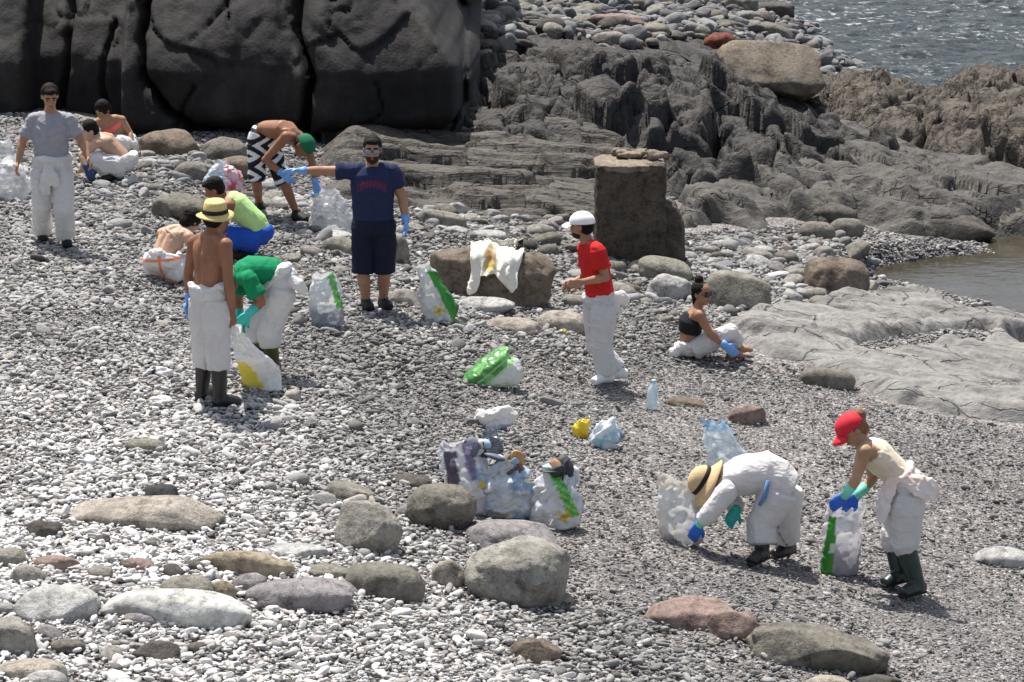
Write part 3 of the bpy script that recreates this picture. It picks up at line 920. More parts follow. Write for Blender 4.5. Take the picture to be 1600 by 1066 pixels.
# ------------------------------------------------------------------ cobbles one can pick out
prot = [stone_mesh('cobble', 300 + k, (0.5, 0.5 * rng.uniform(.6, .9), 0.5 * rng.uniform(.4, .62)), 3, rng.uniform(2.1, 3.0), .15, facets=int(rng.integers(0, 3))) for k in range(14)]
CM = [MS[k] for k in ('grey', 'midgrey', 'light', 'olive', 'grey', 'midgrey', 'purple', 'dark', 'light', 'grey')]
_cache = {}
CMD = [MS[k] for k in ('midgrey', 'dark', 'midgrey', 'grey', 'olive', 'dark')]
def cobble(x, y, z, size, label, group, rnd, mats=None):
    mats = mats or CM
    k, m = int(rnd.integers(len(prot))), mats[int(rnd.integers(len(mats)))]
    key = (k, m.name)
    if key not in _cache:
        me = prot[k].copy(); me.materials.clear(); me.materials.append(m); _cache[key] = me
    o = bpy.data.objects.new('cobble', _cache[key])
    COL.objects.link(o)
    o.location = (x, y, z + size * 0.12)
    o.scale = (size, size, size)
    o.rotation_euler = (rnd.normal(0, .15), rnd.normal(0, .15), rnd.uniform(0, 6.28))
    return tag(o, label, 'stone', group)

def free(x, y, m=0.0):
    for bx, by, rx, ry in BOULDERS:
        if ((x - bx) / (rx + m)) ** 2 + ((y - by) / (ry + m)) ** 2 < 1: return False
    return True
rc = np.random.default_rng(21)
WORD = {MS['grey'].name: 'grey', MS['midgrey'].name: 'dark grey', MS['light'].name: 'pale grey', MS['olive'].name: 'olive grey', MS['purple'].name: 'purplish grey', MS['dark'].name: 'blackish'}
def scatter(poly, n, s0, s1, group, marks, Hf=None):
    """cobbles in one stretch of the shore; each is named by its look and the nearest landmark"""
    poly = np.array(poly, float)
    k = tries = 0
    while k < n and tries < n * 40:
        tries += 1
        px, py = rc.uniform(poly[:, 0].min(), poly[:, 0].max()), rc.uniform(poly[:, 1].min(), poly[:, 1].max())
        if sdf_poly(poly, np.array([px]), np.array([py]))[0] < 0: continue
        p = ground(px, py) if Hf is None else Hf(px, py)
        size = s0 + (s1 - s0) * rc.uniform() ** 2.2
        if Hf is None and not free(p[0], p[1], size * .4): continue
        o = cobble(p[0], p[1], p[2], size, 'x', group, rc, CMD if Hf is not None else None)
        f = (size - s0) / (s1 - s0)
        sw = 'small' if f < .12 else ('middling' if f < .4 else 'large')
        near = min(marks, key=lambda m: (m[0] - px) ** 2 + (2 * (m[1] - py)) ** 2)[2]
        o['label'] = f"{sw} {WORD[o.data.materials[0].name]} {'stone' if Hf else 'cobble'} {near}"
        BOULDERS.append((p[0], p[1], size * .45, size * .45)) if Hf is None else None
        k += 1
scatter([(220, 245), (400, 255), (480, 330), (560, 420), (520, 500), (440, 400), (330, 300), (220, 300)], 52, .14, .34, 'cobbles below the cliff',
        [(235, 262, 'beside the crouching pair at the cliff foot'), (290, 262, 'below the brown boulder at the cliff foot'), (350, 290, 'around the pink and blue bag'), (430, 320, 'by the legs of the green capped man'),
         (475, 350, 'at the heels of the green capped man'), (500, 385, 'below the greyish clear bag'), (460, 410, 'behind the bending green shirted man'), (520, 450, 'above the grey filled sack'), (525, 490, 'beside the grey filled sack'), (310, 320, 'behind the lime vested man')])
scatter([(620, 330), (900, 310), (910, 390), (860, 400), (700, 372), (620, 400)], 50, .14, .36, 'cobbles behind the draped boulder',
        [(635, 350, 'right of the navy t-shirt'), (640, 390, 'beside the navy shorts'), (690, 345, 'by the long striped olive rock'), (740, 350, 'on the ledge edge above the draped boulder'), (790, 360, 'just behind the draped cloth'),
         (840, 345, 'on the bare ledge left of the white cap'), (885, 330, 'between the white cap and the ledge'), (870, 385, 'right of the draped boulder')])
scatter([(1050, 385), (1200, 375), (1350, 385), (1350, 470), (1240, 470), (1200, 430), (1070, 410)], 55, .16, .42, 'cobbles between pillar and pool',
        [(1070, 395, 'at the pillar base'), (1110, 400, 'above the large olive grey boulder'), (1160, 395, 'midway between pillar and pool'), (1200, 440, 'right of the large olive grey boulder'), (1230, 400, 'above the layered pool boulder'),
         (1240, 455, 'left of the layered pool boulder'), (1300, 390, 'below the dark wet stones'), (1340, 400, 'at the pool corner'), (1345, 455, 'at the water beside the layered boulder')])
scatter([(860, 400), (910, 400), (1000, 440), (1060, 480), (1050, 520), (980, 500), (890, 480)], 24, .14, .32, 'cobbles by the red shirted man',
        [(870, 420, 'right of the draped boulder foot'), (890, 470, 'left of the red t-shirt'), (985, 450, 'behind the red shirted man'), (1000, 490, 'right of the white baggy trousers'), (1045, 495, 'left of the seated woman')])
scatter([(0, 840), (450, 850), (440, 1000), (0, 1066)], 24, .09, .2, 'cobbles among the foreground boulders',
        [(30, 860, 'by the dark angular stone, far left'), (130, 900, 'beside the long reddish purple stone'), (60, 1000, 'below the broad flat grey rock'), (200, 870, 'below the long tan slab'), (330, 900, 'among the ochre and slate stones'),
         (200, 1010, 'near the lone dark purple rock'), (330, 1000, 'below the pale greenish slab'), (420, 880, 'by the pale flat stone behind the purple rock')])
scatter([(690, 0), (1200, 0), (1190, 50), (1000, 75), (860, 62), (760, 90), (690, 60)], 95, .22, .62, 'rubble boulders on the ridge',
        [(700, 20, 'in the rubble beside the cliff edge'), (740, 75, 'on the ridge brow beside the cliff'), (790, 15, 'in the rubble right of the cliff, top edge'), (800, 60, 'on the ridge brow left of the reddish rock'), (880, 15, 'in the rubble at the top edge, left of middle'),
         (890, 50, 'just left of the reddish ridge rock'), (980, 15, 'above the reddish ridge rock'), (1000, 60, 'right of the reddish ridge rock'), (1070, 15, 'in the rubble at the top edge, towards the sea'), (1080, 55, 'left of the rusty red rock'),
         (1150, 12, 'at the top of the rubble by the sea'), (1165, 45, 'between the rusty red rock and the sea')], on_ridge)

# ------------------------------------------------------------------ pebbles nobody could count
def pebble_mat():
    t = NT('beach pebbles')
    a = t.n('ShaderNodeAttribute', attribute_name='tint', attribute_type='INSTANCER')
    co = t.coord('Object')
    n1 = t.noise(co, 2.2, 4, 0.6)
    n2 = t.noise(co, 14, 3, 0.6)
    col = t.mixc(1.0, a.outputs['Color'], t.ramp(n1, [(0.3, (0.75, 0.74, 0.73)), (0.6, (1.08, 1.08, 1.08))]), 'MULTIPLY')
    col = t.mixc(0.7, col, t.ramp(n2, [(0.3, (0.8, 0.8, 0.8)), (0.7, (1.12, 1.12, 1.12))]), 'MULTIPLY')
    return t.out(col, 0.85, t.bump(n2, 0.35, 0.05), 0.25)
M_PEB = pebble_mat()
pcol = bpy.data.collections.new('pebble_shapes')
NPEB = 12
for k in range(NPEB):
    me = stone_mesh('pebble_shape', 500 + k, (0.5, 0.5 * rng.uniform(.5, .85), 0.5 * rng.uniform(.32, .6)), 3 if k < 6 else 2, rng.uniform(2.2, 3.2), .16, facets=int(rng.integers(1, 4)))
    me.materials.append(M_PEB)
    pcol.objects.link(bpy.data.objects.new('pebble_shape', me))

def inst_group():
    g = bpy.data.node_groups.new('scatter stones', 'GeometryNodeTree')
    g.interface.new_socket('Geometry', in_out='INPUT', socket_type='NodeSocketGeometry')
    g.interface.new_socket('Geometry', in_out='OUTPUT', socket_type='NodeSocketGeometry')
    N = g.nodes
    i, o = N.new('NodeGroupInput'), N.new('NodeGroupOutput')
    ins = N.new('GeometryNodeInstanceOnPoints')
    ci = N.new('GeometryNodeCollectionInfo')
    ci.inputs['Collection'].default_value = pcol
    ci.inputs['Separate Children'].default_value = True
    ci.inputs['Reset Children'].default_value = True
    def na(nm, dt):
        x = N.new('GeometryNodeInputNamedAttribute'); x.data_type = dt; x.inputs['Name'].default_value = nm
        return [s for s in x.outputs if s.enabled and s.name == 'Attribute'][0]
    e = N.new('FunctionNodeEulerToRotation')
    L = g.links.new
    L(i.outputs[0], ins.inputs['Points'])
    L(ci.outputs[0], ins.inputs['Instance'])
    ins.inputs['Pick Instance'].default_value = True
    L(na('idx', 'INT'), ins.inputs['Instance Index'])
    L(na('rot', 'FLOAT_VECTOR'), e.inputs[0]); L(e.outputs[0], ins.inputs['Rotation'])
    L(na('scl', 'FLOAT_VECTOR'), ins.inputs['Scale'])
    L(ins.outputs[0], o.inputs[0])
    return g
IG = inst_group()
def stuff(name, label, cat, P, rot, scl, colr, idx):
    me = bpy.data.meshes.new(name)
    me.vertices.add(len(P))
    me.vertices.foreach_set('co', np.ascontiguousarray(P, np.float32).ravel())
    for nm, dt, A, key in (('rot', 'FLOAT_VECTOR', rot, 'vector'), ('scl', 'FLOAT_VECTOR', scl, 'vector'), ('idx', 'INT', idx, 'value')):
        a = me.attributes.new(nm, dt, 'POINT')
        a.data.foreach_set(key, np.ascontiguousarray(A, np.int32 if dt == 'INT' else np.float32).ravel())
    a = me.attributes.new('tint', 'FLOAT_COLOR', 'POINT')
    a.data.foreach_set('color', np.concatenate([colr, np.ones((len(P), 1))], 1).astype(np.float32).ravel())
    o = add(name, me, None)
    md = o.modifiers.new('scatter', 'NODES'); md.node_group = IG
    return tag(o, label, cat, kind='stuff')

def palette(n, r, dark=0.0):
    base = np.array([(.40, .40, .395), (.47, .47, .465), (.33, .33, .33), (.26, .26, .26), (.56, .56, .555), (.19, .188, .188), (.34, .315, .29), (.36, .33, .325), (.11, .108, .108), (.42, .42, .42)])
    w = np.array([.19, .12, .17, .14, .05, .09, .07, .05, .05, .07])
    c = base[r.choice(len(base), n, p=w / w.sum())] * r.uniform(.86, 1.14, (n, 1))
    return c * (1 - np.asarray(dark))[:, None] if np.ndim(dark) else c * (1 - dark)

def pebbles():
    r = np.random.default_rng(77)
    allP = []
    for layer, (dens, smin, smed, smax) in enumerate([(900, .020, .034, .10), (800, .013, .021, .034)]):
        y0, y1 = 16.8, 40.5
        n = int(dens * (y1 - y0) * 15.4)
        y = r.uniform(y0, y1, n)
        x = r.uniform(-7.8, 7.8, n)
        keep = np.abs(x) < 0.16 * y * 1.12 + 1.2
        x, y = x[keep], y[keep]
        z = G(x, y)
        px, py = project(np.stack([x, y, z], -1))
        # fine dark gravel patch: middle to right, as it lies on this beach
        u = fbm(np.stack([x * .8, y * .5, x * 0], -1), 3) * 130
        fine = sstep(560, 1020, px + 0.25 * (py - 700) * 0 + u) * sstep(520, 620, py + u * .4) * (1 - sstep(900, 1080, py - (px - 1000) * .18 + u * .5))
        fine = np.maximum(fine, sstep(1150, 1350, px + u) * sstep(560, 660, py))
        far = sstep(480, 250, py)
        if layer == 0:
            p = (1 - 0.72 * fine) * (1 - 0.3 * far)
        else:
            p = (0.55 + .45 * fine) * (1 - .75 * far)
        # nothing on bare rock or water
        hol = sdf_poly(hollow, x, y) > -.05
        for poly in (slabA, shelf):
            p = np.where((sdf_poly(poly, x, y) > -0.02) & ~hol, p * .004, p)
        p = np.where((x > 3.4) & (y > 33.0) & (z < -1.22), 0, p)
        p = np.where((y > 36.3 + .35 * np.maximum(0, x)) & (x > -2.3) & (x < 1.9), p * .06, p)
        p = np.where((x >= 1.9) & (y > 40.2), 0, p)
        k = r.uniform(size=len(x)) < p
        x, y, z, fine, far, px, py = x[k], y[k], z[k], fine[k], far[k], px[k], py[k]
        ok = np.ones(len(x), bool)
        for bx, by, rx, ry in BOULDERS:
            ok &= ((x - bx) / (rx * .66)) ** 2 + ((y - by) / (ry * .66)) ** 2 > 1
        x, y, z, fine, far, px, py = x[ok], y[ok], z[ok], fine[ok], far[ok], px[ok], py[ok]
        n = len(x)
        s = smed * np.exp(r.normal(0, .40, n) + .5 * fbm(np.stack([x * .6, y * .5, x * 0 + 30], -1), 2)) * (1 - .35 * fine) * (1 + .35 * far)
        s = np.clip(s, smin, smax)
        big = (r.uniform(size=n) < .012 * (1 - fine) * (layer == 0))
        s = np.where(big, s * r.uniform(1.6, 2.4, n), s)
        rot = np.stack([r.normal(0, .28, n), r.normal(0, .28, n), r.uniform(0, 6.28, n)], -1)
        scl = s[:, None] * np.stack([r.uniform(.9, 1.35, n), r.uniform(.85, 1.1, n), r.uniform(.75, 1.15, n)], -1)
        z = z + s * .12 + r.uniform(0, .022, n) * (layer == 0)
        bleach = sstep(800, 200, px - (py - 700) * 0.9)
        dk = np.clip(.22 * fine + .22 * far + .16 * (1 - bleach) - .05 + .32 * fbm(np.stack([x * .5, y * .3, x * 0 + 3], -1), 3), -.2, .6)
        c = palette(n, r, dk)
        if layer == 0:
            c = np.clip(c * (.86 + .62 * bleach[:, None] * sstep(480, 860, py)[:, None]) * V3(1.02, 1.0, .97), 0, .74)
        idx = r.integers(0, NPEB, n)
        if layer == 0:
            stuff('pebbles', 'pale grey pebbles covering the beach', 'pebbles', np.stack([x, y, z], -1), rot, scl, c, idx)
        else:
            stuff('gravel', 'fine dark gravel between the beach pebbles', 'gravel', np.stack([x, y, z], -1), rot, scl, c, idx)
pebbles()

def rubble():
    r = np.random.default_rng(78)
    n = 4200
    x, y = r.uniform(-2.2, 7.2, n), r.uniform(44.0, 66, n)
    px, py = project(np.stack([x, y, H_ridge(x[None], y[None])[0]], -1))
    u = fbm(np.stack([x, y * .6, x * 0], -1), 2) * 40
    k = (py + u < np.interp(px, [680, 760, 860, 1000, 1100, 1180, 1260, 1340], [95, 95, 60, 72, 62, 90, 150, 190])) & (x < 6.9 + .08 * (y - 45)) & (H_ridge(x[None], y[None])[0] > -1.45)
    x, y = x[k], y[k]
    z = H_ridge(x[None], y[None])[0]
    n = len(x)
    s = np.clip(.17 * np.exp(r.normal(0, .45, n)), .06, .4)
    rot = np.stack([r.normal(0, .3, n), r.normal(0, .3, n), r.uniform(0, 6.28, n)], -1)
    scl = s[:, None] * np.stack([r.uniform(.9, 1.3, n), r.uniform(.8, 1.1, n), r.uniform(.9, 1.3, n)], -1)
    stuff('rubble', 'loose grey stones heaped on the ridge', 'stones', np.stack([x, y, z + s * .15], -1), rot, scl, palette(n, r, np.full(n, .5)), r.integers(0, 6, n))
    # stones round the shelf, pool and cliff foot
    n = 2600
    x, y = r.uniform(-6.5, 5.5, n), r.uniform(32.5, 41.0, n)
    px, py = project(np.stack([x, y, G(x, y)], -1))
    k = np.zeros(n, bool)
    for poly, pr in (([(0, 215), (330, 235), (480, 300), (560, 400), (400, 330), (220, 320), (0, 330)], .8), ([(640, 335), (910, 315), (910, 390), (690, 372)], .9),
                     ([(1050, 385), (1200, 370), (1480, 385), (1420, 420), (1400, 440), (1350, 475), (1230, 475), (1060, 420)], .95), ([(860, 400), (1000, 430), (1070, 480), (1050, 540), (880, 480)], .6)):
        k |= (sdf_poly(np.array(poly, float), px, py) > 0) & (r.uniform(size=n) < pr)
    x, y = x[k], y[k]; n = len(x)
    s = np.clip(.11 * np.exp(r.normal(0, .4, n)), .05, .24)
    rot = np.stack([r.normal(0, .25, n), r.normal(0, .25, n), r.uniform(0, 6.28, n)], -1)
    scl = s[:, None] * np.stack([r.uniform(.9, 1.3, n), r.uniform(.8, 1.1, n), r.uniform(.8, 1.2, n)], -1)
    stuff('loose_stones', 'loose grey stones strewn below cliff and pillar', 'stones', np.stack([x, y, G(x, y) + s * .15], -1), rot, scl, palette(n, r, np.full(n, .25)), r.integers(0, 6, n))
rubble()
# ------------------------------------------------------------------ bodies and clothes
def loft(pts, rx, ry=None, lat=None, seg=14):
    """closed tube through points; rx along lat, ry across"""
    pts = [np.asarray(p, float) for p in pts]
    n = len(pts)
    rx = list(rx); ry = list(ry) if ry is not None else list(rx)
    if lat is None: lat = [None] * n
    elif not isinstance(lat, list): lat = [lat] * n
    rings = []
    a = np.linspace(0, 2 * np.pi, seg, endpoint=False)
    prev = None
    for i in range(n):
        t = unit(pts[min(i + 1, n - 1)] - pts[max(i - 1, 0)])
        l = lat[i] if lat[i] is not None else (prev if prev is not None else (V3(1, 0, 0) if abs(t[0]) < .8 else V3(0, 1, 0)))
        l = unit(l - t * (l @ t)); prev = l
        d = np.cross(t, l)
        rings.append(pts[i] + np.outer(np.cos(a) * rx[i], l) + np.outer(np.sin(a) * ry[i], d))
    t0, t1 = unit(pts[0] - pts[1]), unit(pts[-1] - pts[-2])
    V = [pts[0] + t0 * min(rx[0], ry[0]) * .35] + [v for r_ in rings for v in r_] + [pts[-1] + t1 * min(rx[-1], ry[-1]) * .35]
    F = []
    for i in range(seg):
        j = (i + 1) % seg
        F.append((0, 1 + j, 1 + i))
        for k in range(n - 1):
            b0, b1 = 1 + k * seg, 1 + (k + 1) * seg
            F.append((b0 + i, b0 + j, b1 + j)); F.append((b0 + i, b1 + j, b1 + i))
        b0 = 1 + (n - 1) * seg
        F.append((len(V) - 1, b0 + i, b0 + j))
    return np.array(V), np.array(F)

def ball(c, r, ax=None, sub=2):
    v, f = ico(sub)
    r = np.asarray(r if np.ndim(r) else (r, r, r), float)
    v = v * r
    if ax is not None: v = v @ np.array(ax)      # rows of ax: local axes
    return v + np.asarray(c), f

def merge(parts):
    V, F, o = [], [], 0
    for v, f in parts:
        V.append(v); F.append(f + o); o += len(v)
    return np.concatenate(V), np.concatenate(F)

_dg = [None]
def fuse(name, parts, voxel, mat, root, smooth=2, wrinkle=None, tint=None, sfac=0.5):
    """overlapping tubes grown together into one continuous surface"""
    V, F = merge(parts)
    o0 = np.array(root.location)
    me = mk_mesh('tmp', V - o0, F)
    ob = bpy.data.objects.new('tmp', me)
    COL.objects.link(ob)
    m = ob.modifiers.new('r', 'REMESH'); m.mode = 'VOXEL'; m.voxel_size = voxel; m.use_smooth_shade = True
    if smooth:
        m2 = ob.modifiers.new('s', 'SMOOTH'); m2.iterations = smooth; m2.factor = sfac
    dg = bpy.context.evaluated_depsgraph_get()
    out = bpy.data.meshes.new_from_object(ob.evaluated_get(dg))
    bpy.data.objects.remove(ob); bpy.data.meshes.remove(me)
    out.name = name
    if wrinkle is not None:
        v, nn = verts(out), normals(out)
        v = v + nn * wrinkle(v + o0)[:, None]
        out.vertices.foreach_set('co', v.astype(np.float32).ravel())
        out.update()
    out.polygons.foreach_set('use_smooth', np.ones(len(out.polygons), dtype=bool))
    out.materials.clear()
    if tint is not None: set_col(out, tint(verts(out) + o0))
    return add(name, out, mat, root)

def wrinkles(amp, f=9.0, st=(1, 1, 0.6), seed=0):
    """folds of cloth: sharp slanting creases and long hanging folds"""
    def w(P):
        W_ = np.stack([fbm(P * 4 + seed, 2), fbm(P * 4 + 9 + seed, 2), fbm(P * 4 + 19 + seed, 2)], -1) * .10
        Q = P + W_
        k = f / 9.0 * .66
        A = Q @ np.array([[6.5, 0, 3.0], [0, 6.5, -2.5], [4.0, 2.0, 13.0]]) * k + seed
        Bq = Q * np.array([13.0, 13.0, 2.6]) * k + seed + 40
        r1 = np.clip(1 - np.abs(pn(A)) * 4.2, 0, 1) ** 1.5
        r2 = np.clip(1 - np.abs(pn(Bq)) * 4.0, 0, 1) ** 1.5
        m = .5 + .9 * pn(P * 3.1 + seed + 7)
        r3 = np.clip(1 - np.abs(pn(A * 1.9 + 11)) * 4.0, 0, 1) ** 1.5
        return amp * (1.15 * r1 * np.clip(m, 0, 1) + 1.1 * r2 * np.clip(1 - m, 0, 1) + .22 * r3 - .35) + amp * .4 * pn(P * 4 + seed)
    return w

def lerp(a, b, t): return np.asarray(a) * (1 - t) + np.asarray(b) * t

def hand(w, d, nrm, side, curl=0.5, k=1.0, thick=1.0):
    """palm, four unequal fingers and a thumb; w wrist, d direction, nrm palm normal (fingers curl to it), side: thumb side"""
    d = unit(d); nrm = unit(nrm - d * (nrm @ d)); l = np.cross(d, nrm) * side
    P = []
    palm = [w - d * .03 * k, w + d * .02 * k, w + d * .055 * k, w + d * .09 * k]
    P.append(loft(palm, np.array([.026, .034, .042, .038]) * k * thick, np.array([.02, .018, .017, .014]) * k * thick, l))
    for i, (off, ln) in enumerate(((.030, .070), (.010, .080), (-.010, .075), (-.029, .058))):
        b = w + d * .082 * k + l * off * k
        c1 = curl * (0.7 + .12 * i)
        d1 = unit(d * math.cos(c1) + nrm * math.sin(c1) + l * off * 2.0)
        d2 = unit(d * math.cos(c1 * 2.1) + nrm * math.sin(c1 * 2.1) + l * off)
        j = b + d1 * ln * .52 * k; t = j + d2 * ln * .48 * k
        P.append(loft([b - d * .02 * k, b, j, t], np.array([.0105, .0105, .0095, .008]) * k * thick, None, l, 8))
    b = w + d * .022 * k + l * .030 * k
    t1 = b + unit(d * .7 + l * .75 + nrm * .3) * .042 * k
    t2 = t1 + unit(d * .9 + l * .25 + nrm * .5) * .034 * k
    P.append(loft([b - l * .012, b, t1, t2], np.array([.015, .014, .012, .009]) * k * thick, None, nrm, 8))
    return P

class Person:
    def __init__(s, label, base, J, face, skin, head_up=None, girth=1.0, head_k=1.0, hands=('bare', 'bare'), handdir=(None, None), curl=(0.5, 0.5), group=None, palm=(None, None)):
        s.J = J; s.g = girth; s.k = head_k
        s.root = empty('person', base)
        tag(s.root, label, 'person')
        s.face = unit(face)
        up = unit(head_up) if head_up is not None else unit(J['head'] - J['neck'] + V3(0, 0, .12))
        s.up = unit(up - s.face * (up @ s.face))
        s.rt = np.cross(s.face, s.up)
        s.skin = skin
        s.lat_s = unit(J['shB'] - J['shA']); s.lat_h = unit(J['hipB'] - J['hipA'])
        s.hands, s.handdir, s.curl, s.palm = hands, handdir, curl, palm
        s.hd = {}
    def H(s, f, r, u):
        """point in head axes"""
        return s.J['head'] + (s.face * f + s.rt * r + s.up * u) * s.k
    def spine(s):
        J = s.J
        P = [J['neck'], lerp(J['neck'], J['chest'], .45), J['chest'], lerp(J['chest'], J['waist'], .55), J['waist'], lerp(J['waist'], J['pelvis'], .6), J['pelvis']]
        L = [s.lat_s, s.lat_s, s.lat_s, unit(lerp(s.lat_s, s.lat_h, .35)), unit(lerp(s.lat_s, s.lat_h, .6)), s.lat_h, s.lat_h]
        return P, L
    def torso(s, infl=0.0, k=1.0, i0=0, i1=7, wide=(.075, .150, .162, .146, .138, .152, .150), deep=(.065, .092, .112, .104, .098, .108, .10)):
        P, L = s.spine()
        g = s.g
        return loft(P[i0:i1], [w * g * k + infl for w in wide[i0:i1]], [w * g * k + infl for w in deep[i0:i1]], L[i0:i1], 20)
    def arm(s, side, infl=0.0, t0=0.0, t1=2.0, k=1.0):
        a, b, c = s.J['sh' + side], s.J['el' + side], s.J['wr' + side]
        T = [0, .25, .6, 1, 1.25, 1.6, 2.0]; Rr = [.058, .054, .047, .042, .044, .036, .027]
        ts = [t0] + [t for t in T if t0 < t < t1] + [t1]
        pt = lambda t: lerp(a, b, t) if t <= 1 else lerp(b, c, t - 1)
        return loft([pt(t) for t in ts], [float(np.interp(t, T, Rr)) * s.g ** .5 * k + infl for t in ts])
    def leg(s, side, infl=0.0, t0=0.0, t1=2.0, k=1.0):
        a, b, c = s.J['hip' + side], s.J['kn' + side], s.J['an' + side]
        T = [0, .3, .7, 1, 1.3, 1.65, 2.0]; Rr = [.092, .086, .066, .056, .058, .045, .037]
        ts = [t0] + [t for t in T if t0 < t < t1] + [t1]
        pt = lambda t: lerp(a, b, t) if t <= 1 else lerp(b, c, t - 1)
        return loft([pt(t) for t in ts], [float(np.interp(t, T, Rr)) * s.g ** .5 * k + infl for t in ts])
    def foot(s, side, infl=0.0):
        an, to = s.J['an' + side], s.J['toe' + side]
        d = unit((to - an) * V3(1, 1, 0)); heel = an - d * .055; heel[2] = to[2] + .008
        m = lerp(an, to, .55); m[2] = to[2] + .018
        e = to.copy()
        l = np.cross(d, V3(0, 0, 1))
        return [loft([heel, lerp(heel, m, .5) + V3(0, 0, .012), m, e], np.array([.032, .038, .044, .036]) + infl, np.array([.036, .04, .032, .022]) + infl, l),
                loft([an + V3(0, 0, .03), an, lerp(heel, m, .45)], np.array([.037, .038, .036]) + infl)]
    def headparts(s):
        k = s.k
        ax = [s.face, s.rt, s.up]
        P = [ball(s.H(-.008, 0, .022), (.098 * k, .077 * k, .095 * k), ax, 3), ball(s.H(.022, 0, -.035), (.070 * k, .060 * k, .080 * k), ax, 3),
             ball(s.H(.050, 0, -.088), (.034 * k, .030 * k, .026 * k), ax), ball(s.H(.070, 0, .028), (.022 * k, .055 * k, .016 * k), ax),
             ball(s.H(.060, -.033, -.022), (.026 * k, .022 * k, .020 * k), ax), ball(s.H(.060, .033, -.022), (.026 * k, .022 * k, .020 * k), ax),
             loft([s.H(.088, 0, .012), s.H(.102, 0, -.010), s.H(.106, 0, -.028), s.H(.085, 0, -.034)], [.009 * k, .012 * k, .015 * k, .012 * k], None, s.rt, 8),
             ball(s.H(.078, 0, -.062), (.018 * k, .026 * k, .014 * k), ax)]
        for q in (-1, 1):
            P.append(ball(s.H(-.012, q * .079, -.008), (.020 * k, .010 * k, .032 * k), ax))
        P.append(loft([s.H(-.012, 0, -.05), lerp(s.H(-.015, 0, -.07), s.J['neck'], .5), s.J['neck'] + (s.J['chest'] - s.J['neck']) * .12], [.052 * k, .054 * k, .068 * s.g], [.056 * k, .056 * k, .062 * s.g], s.rt))
        return P
    def body(s, voxel=.009, legs=True, feet=True):
        J = s.J
        P = [s.torso()] + s.headparts()
        for q in 'AB':
            P.append(ball(J['sh' + q], .064 * s.g ** .5))
            P.append(loft([lerp(J['neck'], J['chest'], .2), lerp(J['neck'], J['sh' + q], .55) , J['sh' + q]], [.055, .058, .056]))
            P.append(loft([lerp(J['chest'], J['neck'], .3), lerp(J['chest'], J['sh' + q], .7)], [.085 * s.g, .07]))
            P.append(s.arm(q)); P.append(ball(J['el' + q], .043 * s.g ** .5))
            i = 'AB'.index(q)
            d = s.handdir[i] if s.handdir[i] is not None else J['wr' + q] - J['el' + q]
            nm = s.palm[i] if s.palm[i] is not None else unit(np.cross(V3(0, 0, 1), s.lat_s) + V3(0.01, 0, 0)) * 1.0
            mid = (J['shA'] + J['shB']) / 2
            if s.palm[i] is None: nm = unit((mid - J['sh' + q]) * V3(1, 1, 0) + V3(0, .01, 0))
            s.hd[q] = (J['wr' + q], np.asarray(d, float), np.asarray(nm, float), (1 if q == 'A' else -1), s.curl[i])
            if s.hands[i] == 'bare': P += hand(*s.hd[q])
            else: P.append(loft([lerp(J['wr' + q], J['el' + q], .2), J['wr' + q]], [.026, .018]))
            if legs:
                P.append(s.leg(q)); P.append(ball(J['kn' + q], .056))
                if feet: P += s.foot(q)
        fw = np.cross(s.lat_s, J['neck'] - J['waist']); fw = unit(fw * (1 if fw @ s.face > 0 else -1))
        ax_ = unit(J['neck'] - J['pelvis']); L_ = np.linalg.norm(J['neck'] - J['pelvis'])
        def sculpt(Q):
            # spine furrow, shoulder blades and ribs of the back; chest and navel line in front
            t_ = ((Q - J['pelvis']) @ ax_) / L_
            mid = np.stack([np.interp(t_, [0, .45, .8, 1], [J[k_][i_] for k_ in ('pelvis', 'waist', 'chest', 'neck')]) for i_ in range(3)], -1)
            l_ = (Q - mid) @ s.lat_s; b_ = (Q - mid) @ -fw
            inn = sstep(.02, .08, t_) * sstep(1.02, .92, t_) * (np.abs(l_) < .2)
            back = sstep(.02, .06, b_) * inn; front = sstep(.02, .06, -b_) * inn
            d = back * (-.013 * np.exp(-(l_ / .020) ** 2) + .010 * np.exp(-(((np.abs(l_) - .085) / .04) ** 2 + ((t_ - .78) / .10) ** 2)) - .006 * np.exp(-(((np.abs(l_) - .075) / .02) ** 2 + ((t_ - .64) / .06) ** 2)) + .004 * np.exp(-(((np.abs(l_) - .035) / .018) ** 2)) * sstep(.7, .4, t_))
            d = d + front * (-.006 * np.exp(-(l_ / .015) ** 2))
            return d + .002 * pn(Q * 18)
        s.bodyob = fuse('body', P, voxel, s.skin, s.root, 3, sculpt)
        return s.bodyob
    def eyes(s, brow=None, lips=True):
        ax = [s.face, s.rt, s.up]
        for q in (-1, 1):
            add('eye', mk_mesh('eye', ball(s.H(.077, q * .031, .006) - np.array(s.root.location), (.012, .014, .008), ax)[0], ico(2)[1]), M['eye'], s.root)
            if brow is not None:
                v, f = loft([s.H(.088, q * .012, .030), s.H(.090, q * .032, .036), s.H(.078, q * .055, .028)], [.006, .007, .004], None, None, 6)
                add('eyebrow', mk_mesh('eyebrow', v - np.array(s.root.location), f), brow, s.root)
        if lips:
            v, f = loft([s.H(.086, -.024, -.064), s.H(.096, 0, -.061), s.H(.086, .024, -.064)], [.004, .009, .004], None, None, 8)
            add('lips', mk_mesh('lips', v - np.array(s.root.location), f), M['lips'], s.root)
    def hair(s, mat, blobs, wr=.009, voxel=.008):
        ax = [s.face, s.rt, s.up]
        P = [ball(s.H(*c), np.array(r) * s.k, ax, 3) for c, r in blobs]
        return fuse('hair', P, voxel, mat, s.root, 1, lambda Q: wr * ridged(Q * 40, 2))
